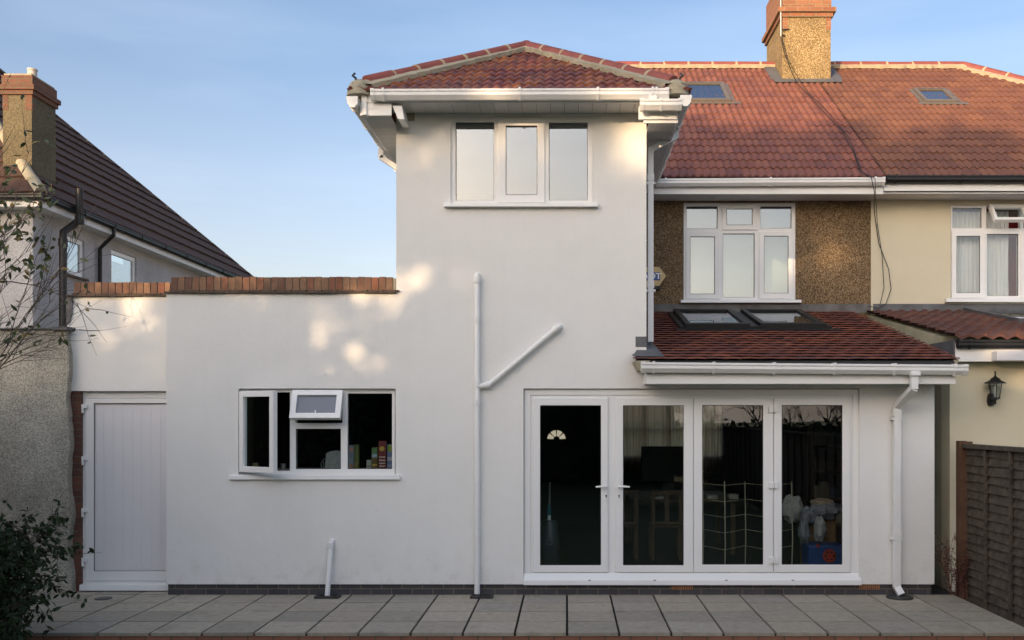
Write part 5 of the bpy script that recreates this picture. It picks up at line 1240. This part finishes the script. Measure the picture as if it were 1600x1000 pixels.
    b = MB().lathe([(.028,0),(.032,.06),(.030,.062)], (WX(443,11.3), 11.3, z0), 12).build('steel_mug', M['steel'], smooth=True); tag(b, 'steel mug on the ledge beside the open casement', 'mug')
room_things()

# ================================================================ the gardens behind the camera (they shade the house and show in the glass)
def big_tree(x, y, h, rw, n, zd, keep, seed, label, s=.17, k2=.5, band=.26, ncl=230):
    """evergreen: leaf clumps fill the crown up to zd, above it the top thins out"""
    rnd = random.Random(seed); t = thing('evergreen_tree', (x, y, -.2), label, 'tree', 'trees across the garden')
    tr = MB(); tr.tube([(x,y,-.2),(x+.1,y,h*.4),(x,y+.1,h*.8),(x,y,h*.97)], [.26,.18,.08,.02], 8)
    cl = []
    i = 0
    while len(cl) < ncl and i < 4000:
        i += 1
        f = rnd.random()**.8; zz = 1+(h-1.3)*f; rr = rw*math.sqrt(max(.04, 1-((f-.3)/.75)**2))
        a = rnd.uniform(0, 6.283); q = rr*math.sqrt(rnd.random())
        if zz > zd and rnd.random() > (keep if zz < zd+1 else k2): continue
        c = Vector((x+q*math.cos(a), y+q*math.sin(a)*.6, zz)); cl.append((c, rnd.uniform(.5, 1.0)*rw*band))
        if rnd.random() < .4: tr.tube([(x, y, zz*.8), c], [.04, .012], 4, cap=False)
    lf = MB()
    for i in range(n):
        c, r = rnd.choice(cl); p = c+rv(rnd)*r*rnd.random()**.45
        u_ = rv(rnd)*s*rnd.uniform(.5, 1); v_ = u_.cross(rv(rnd)).normalized()*s*.5
        lf.face([p-u_, p+v_, p+u_, p-v_])
    tr.build('trunk', M['barkd'], t); lf.build('crown', M['tree_leaf'], t)
def bare_tree(x, y, h, seed, label='', sc_=1, dep=4):
    rnd = random.Random(seed); t = thing('bare_tree', (x, y, -.2), label, 'tree', 'bare trees across the garden'); m = MB()
    def br(p, d, L, r, k):
        pts = [p]; q = p
        for i in range(4): d = (d+rv(rnd)*.16+Vector((0,0,.05))).normalized(); q = q+d*L/4; pts.append(q)
        m.tube(pts, [r*(1-.12*i) for i in range(5)], 4 if k < 3 else 6, cap=False)
        if k == 0: return
        for i in range(rnd.choice((3, 4))):
            at = pts[rnd.choice((2, 3, 4))]; br(at, (d+rv(rnd)*.75).normalized(), L*rnd.uniform(.55, .8), max(r*.55, .006), k-1)
    br(Vector((x, y, -.2)), Vector((0,0,1)), h*.26, .16*sc_, dep)
    m.build('branches', M['barkd'], t)
ROW = [(-28.4, -19, 12.9, 2.7, 16000, 12.0, .5, .5, 'far left'), (-25.6, -18, 9.4, 2.2, 6000, 9.3, .5, .5, 'second from left'), (-22.8, -18, 9.4, 2.2, 6000, 9.3, .5, .5, 'third from left'),
       (-20.6, -18, 9.8, 1.8, 7000, 9.3, .4, .4, 'fourth from left'), (-16.9, -17, 13.8, 1.85, 24000, 10.8, .20, .75, 'broad fifth'), (-15.7, -19, 13.9, 2.6, 28000, 10.9, .20, .8, 'tall sixth'), (-12.9, -18, 13.6, 2.4, 24000, 13.0, .7, .7, 'tallest'),
       (-10.0, -19, 13.2, 2.4, 16000, 12.2, .5, .5, 'third from right'), (-6.2, -18, 10.8, 2.5, 10000, 9.5, .5, .5, 'second from right'), (-4.2, -17.5, 10.3, 1.7, 7000, 9.5, .6, .5, 'furthest right')]
for i, (x, y, h, rw, n, zd, kp, k2, nm) in enumerate(ROW):
    big_tree(x, y, h, rw, n, zd, kp, 40+i, nm+' evergreen in the row behind the photographer', k2=k2)
# two nearer trees throw the leafy dapple on the single storey wall
big_tree(-15.1, -5.6, 9.8, 2.1, 15000, 5.8, .8, 71, 'round holly on the left, further one, behind the photographer', s=.085, k2=.8, band=.12, ncl=165)
big_tree(-12.7, -6.2, 9.6, 2.1, 15000, 5.8, .8, 72, 'round holly on the left, nearer one, behind the photographer', s=.085, k2=.8, band=.12, ncl=235)
for i, (x, y, h) in enumerate(((3.6, -17, 8), (5.4, -15.6, 5), (8.0, -18, 8), (9.5, -15.6, 5.5), (13.5, -17, 8), (-24, -14, 10), (-12.6, -3.2, 12.5), (-15.4, -4.0, 12.5), (-4.3, -15.5, 13.0))):
    bare_tree(x, y, h, 60+i, sc_=.5, dep=5, label= 'bare twiggy tree '+('nearest the middle','second from the middle','third from the middle','fourth from the middle','furthest right','furthest left','beside the nearer holly','beside the further holly','rising over the tall hedge')[i]+' behind the photographer')
for (xa, xb, hh, lab) in ((-32, 3.4, 7.0, 'tall dense evergreen hedge added out of view to shade the wall'), (3.4, 24, 1.75, 'low clipped hedge at the right of the garden end')):  # the tall one is added, sized to keep light off the lower wall
    hd = MB(); rnd = random.Random(5); yh = -10 if hh > 3 else -14.4
    t = thing('garden_hedge', ((xa+xb)/2, yh, -.2), lab, 'hedge')
    for _ in range(int(16000 if hh > 3 else 5000)):
        p = Vector((rnd.uniform(xa, xb), yh+.2+rnd.uniform(-.25,.2), -.2+rnd.random()*(hh+.2+.25*noise.noise(Vector((_*.01, 0, 0)))))); u_ = rv(rnd)*.12; v_ = u_.cross(rv(rnd)).normalized()*.07
        hd.face([p-u_, p+v_, p+u_, p-v_])
    hd.build('foliage', M['tree_leaf'], t)
    MB().box(xa, xb, yh-1.2, yh, -.2, hh-.15).build('dense_core', M['leafd'], t)

hd = MB(); rnd = random.Random(9); t = thing('added_side_hedge', (-6.6, -3, -.2), 'dense hedge added out of view on the left to darken the wall', 'hedge')  # unseen, added to darken the lower wall and the casement reflection
for _ in range(20000):
    p = Vector((-6.0+rnd.uniform(-.2, .25), rnd.uniform(-14, 6.5), 0)); p.z = -.2+rnd.random()*(3.8 if p.y > 1 else 5.6); u_ = rv(rnd)*.1; v_ = u_.cross(rv(rnd)).normalized()*.06
    hd.face([p-u_, p+v_, p+u_, p-v_])
for _ in range(4000):
    p = Vector((-6.3+rnd.uniform(-.15, .15), rnd.uniform(6.5, 10.2), -.2+rnd.random()*2.8)); u_ = rv(rnd)*.08; v_ = u_.cross(rv(rnd)).normalized()*.05
    hd.face([p-u_, p+v_, p+u_, p-v_])
hd.build('foliage', M['tree_leaf'], t)
MB().box(-7.1, -6.42, 6.301, 10.2, -.2, 2.45).box(-7.2, -6.15, 1, 6.3, -.2, 3.5).box(-7.2, -6.15, -14, .999, -.2, 5.3).build('dense_core', M['leafd'], t)
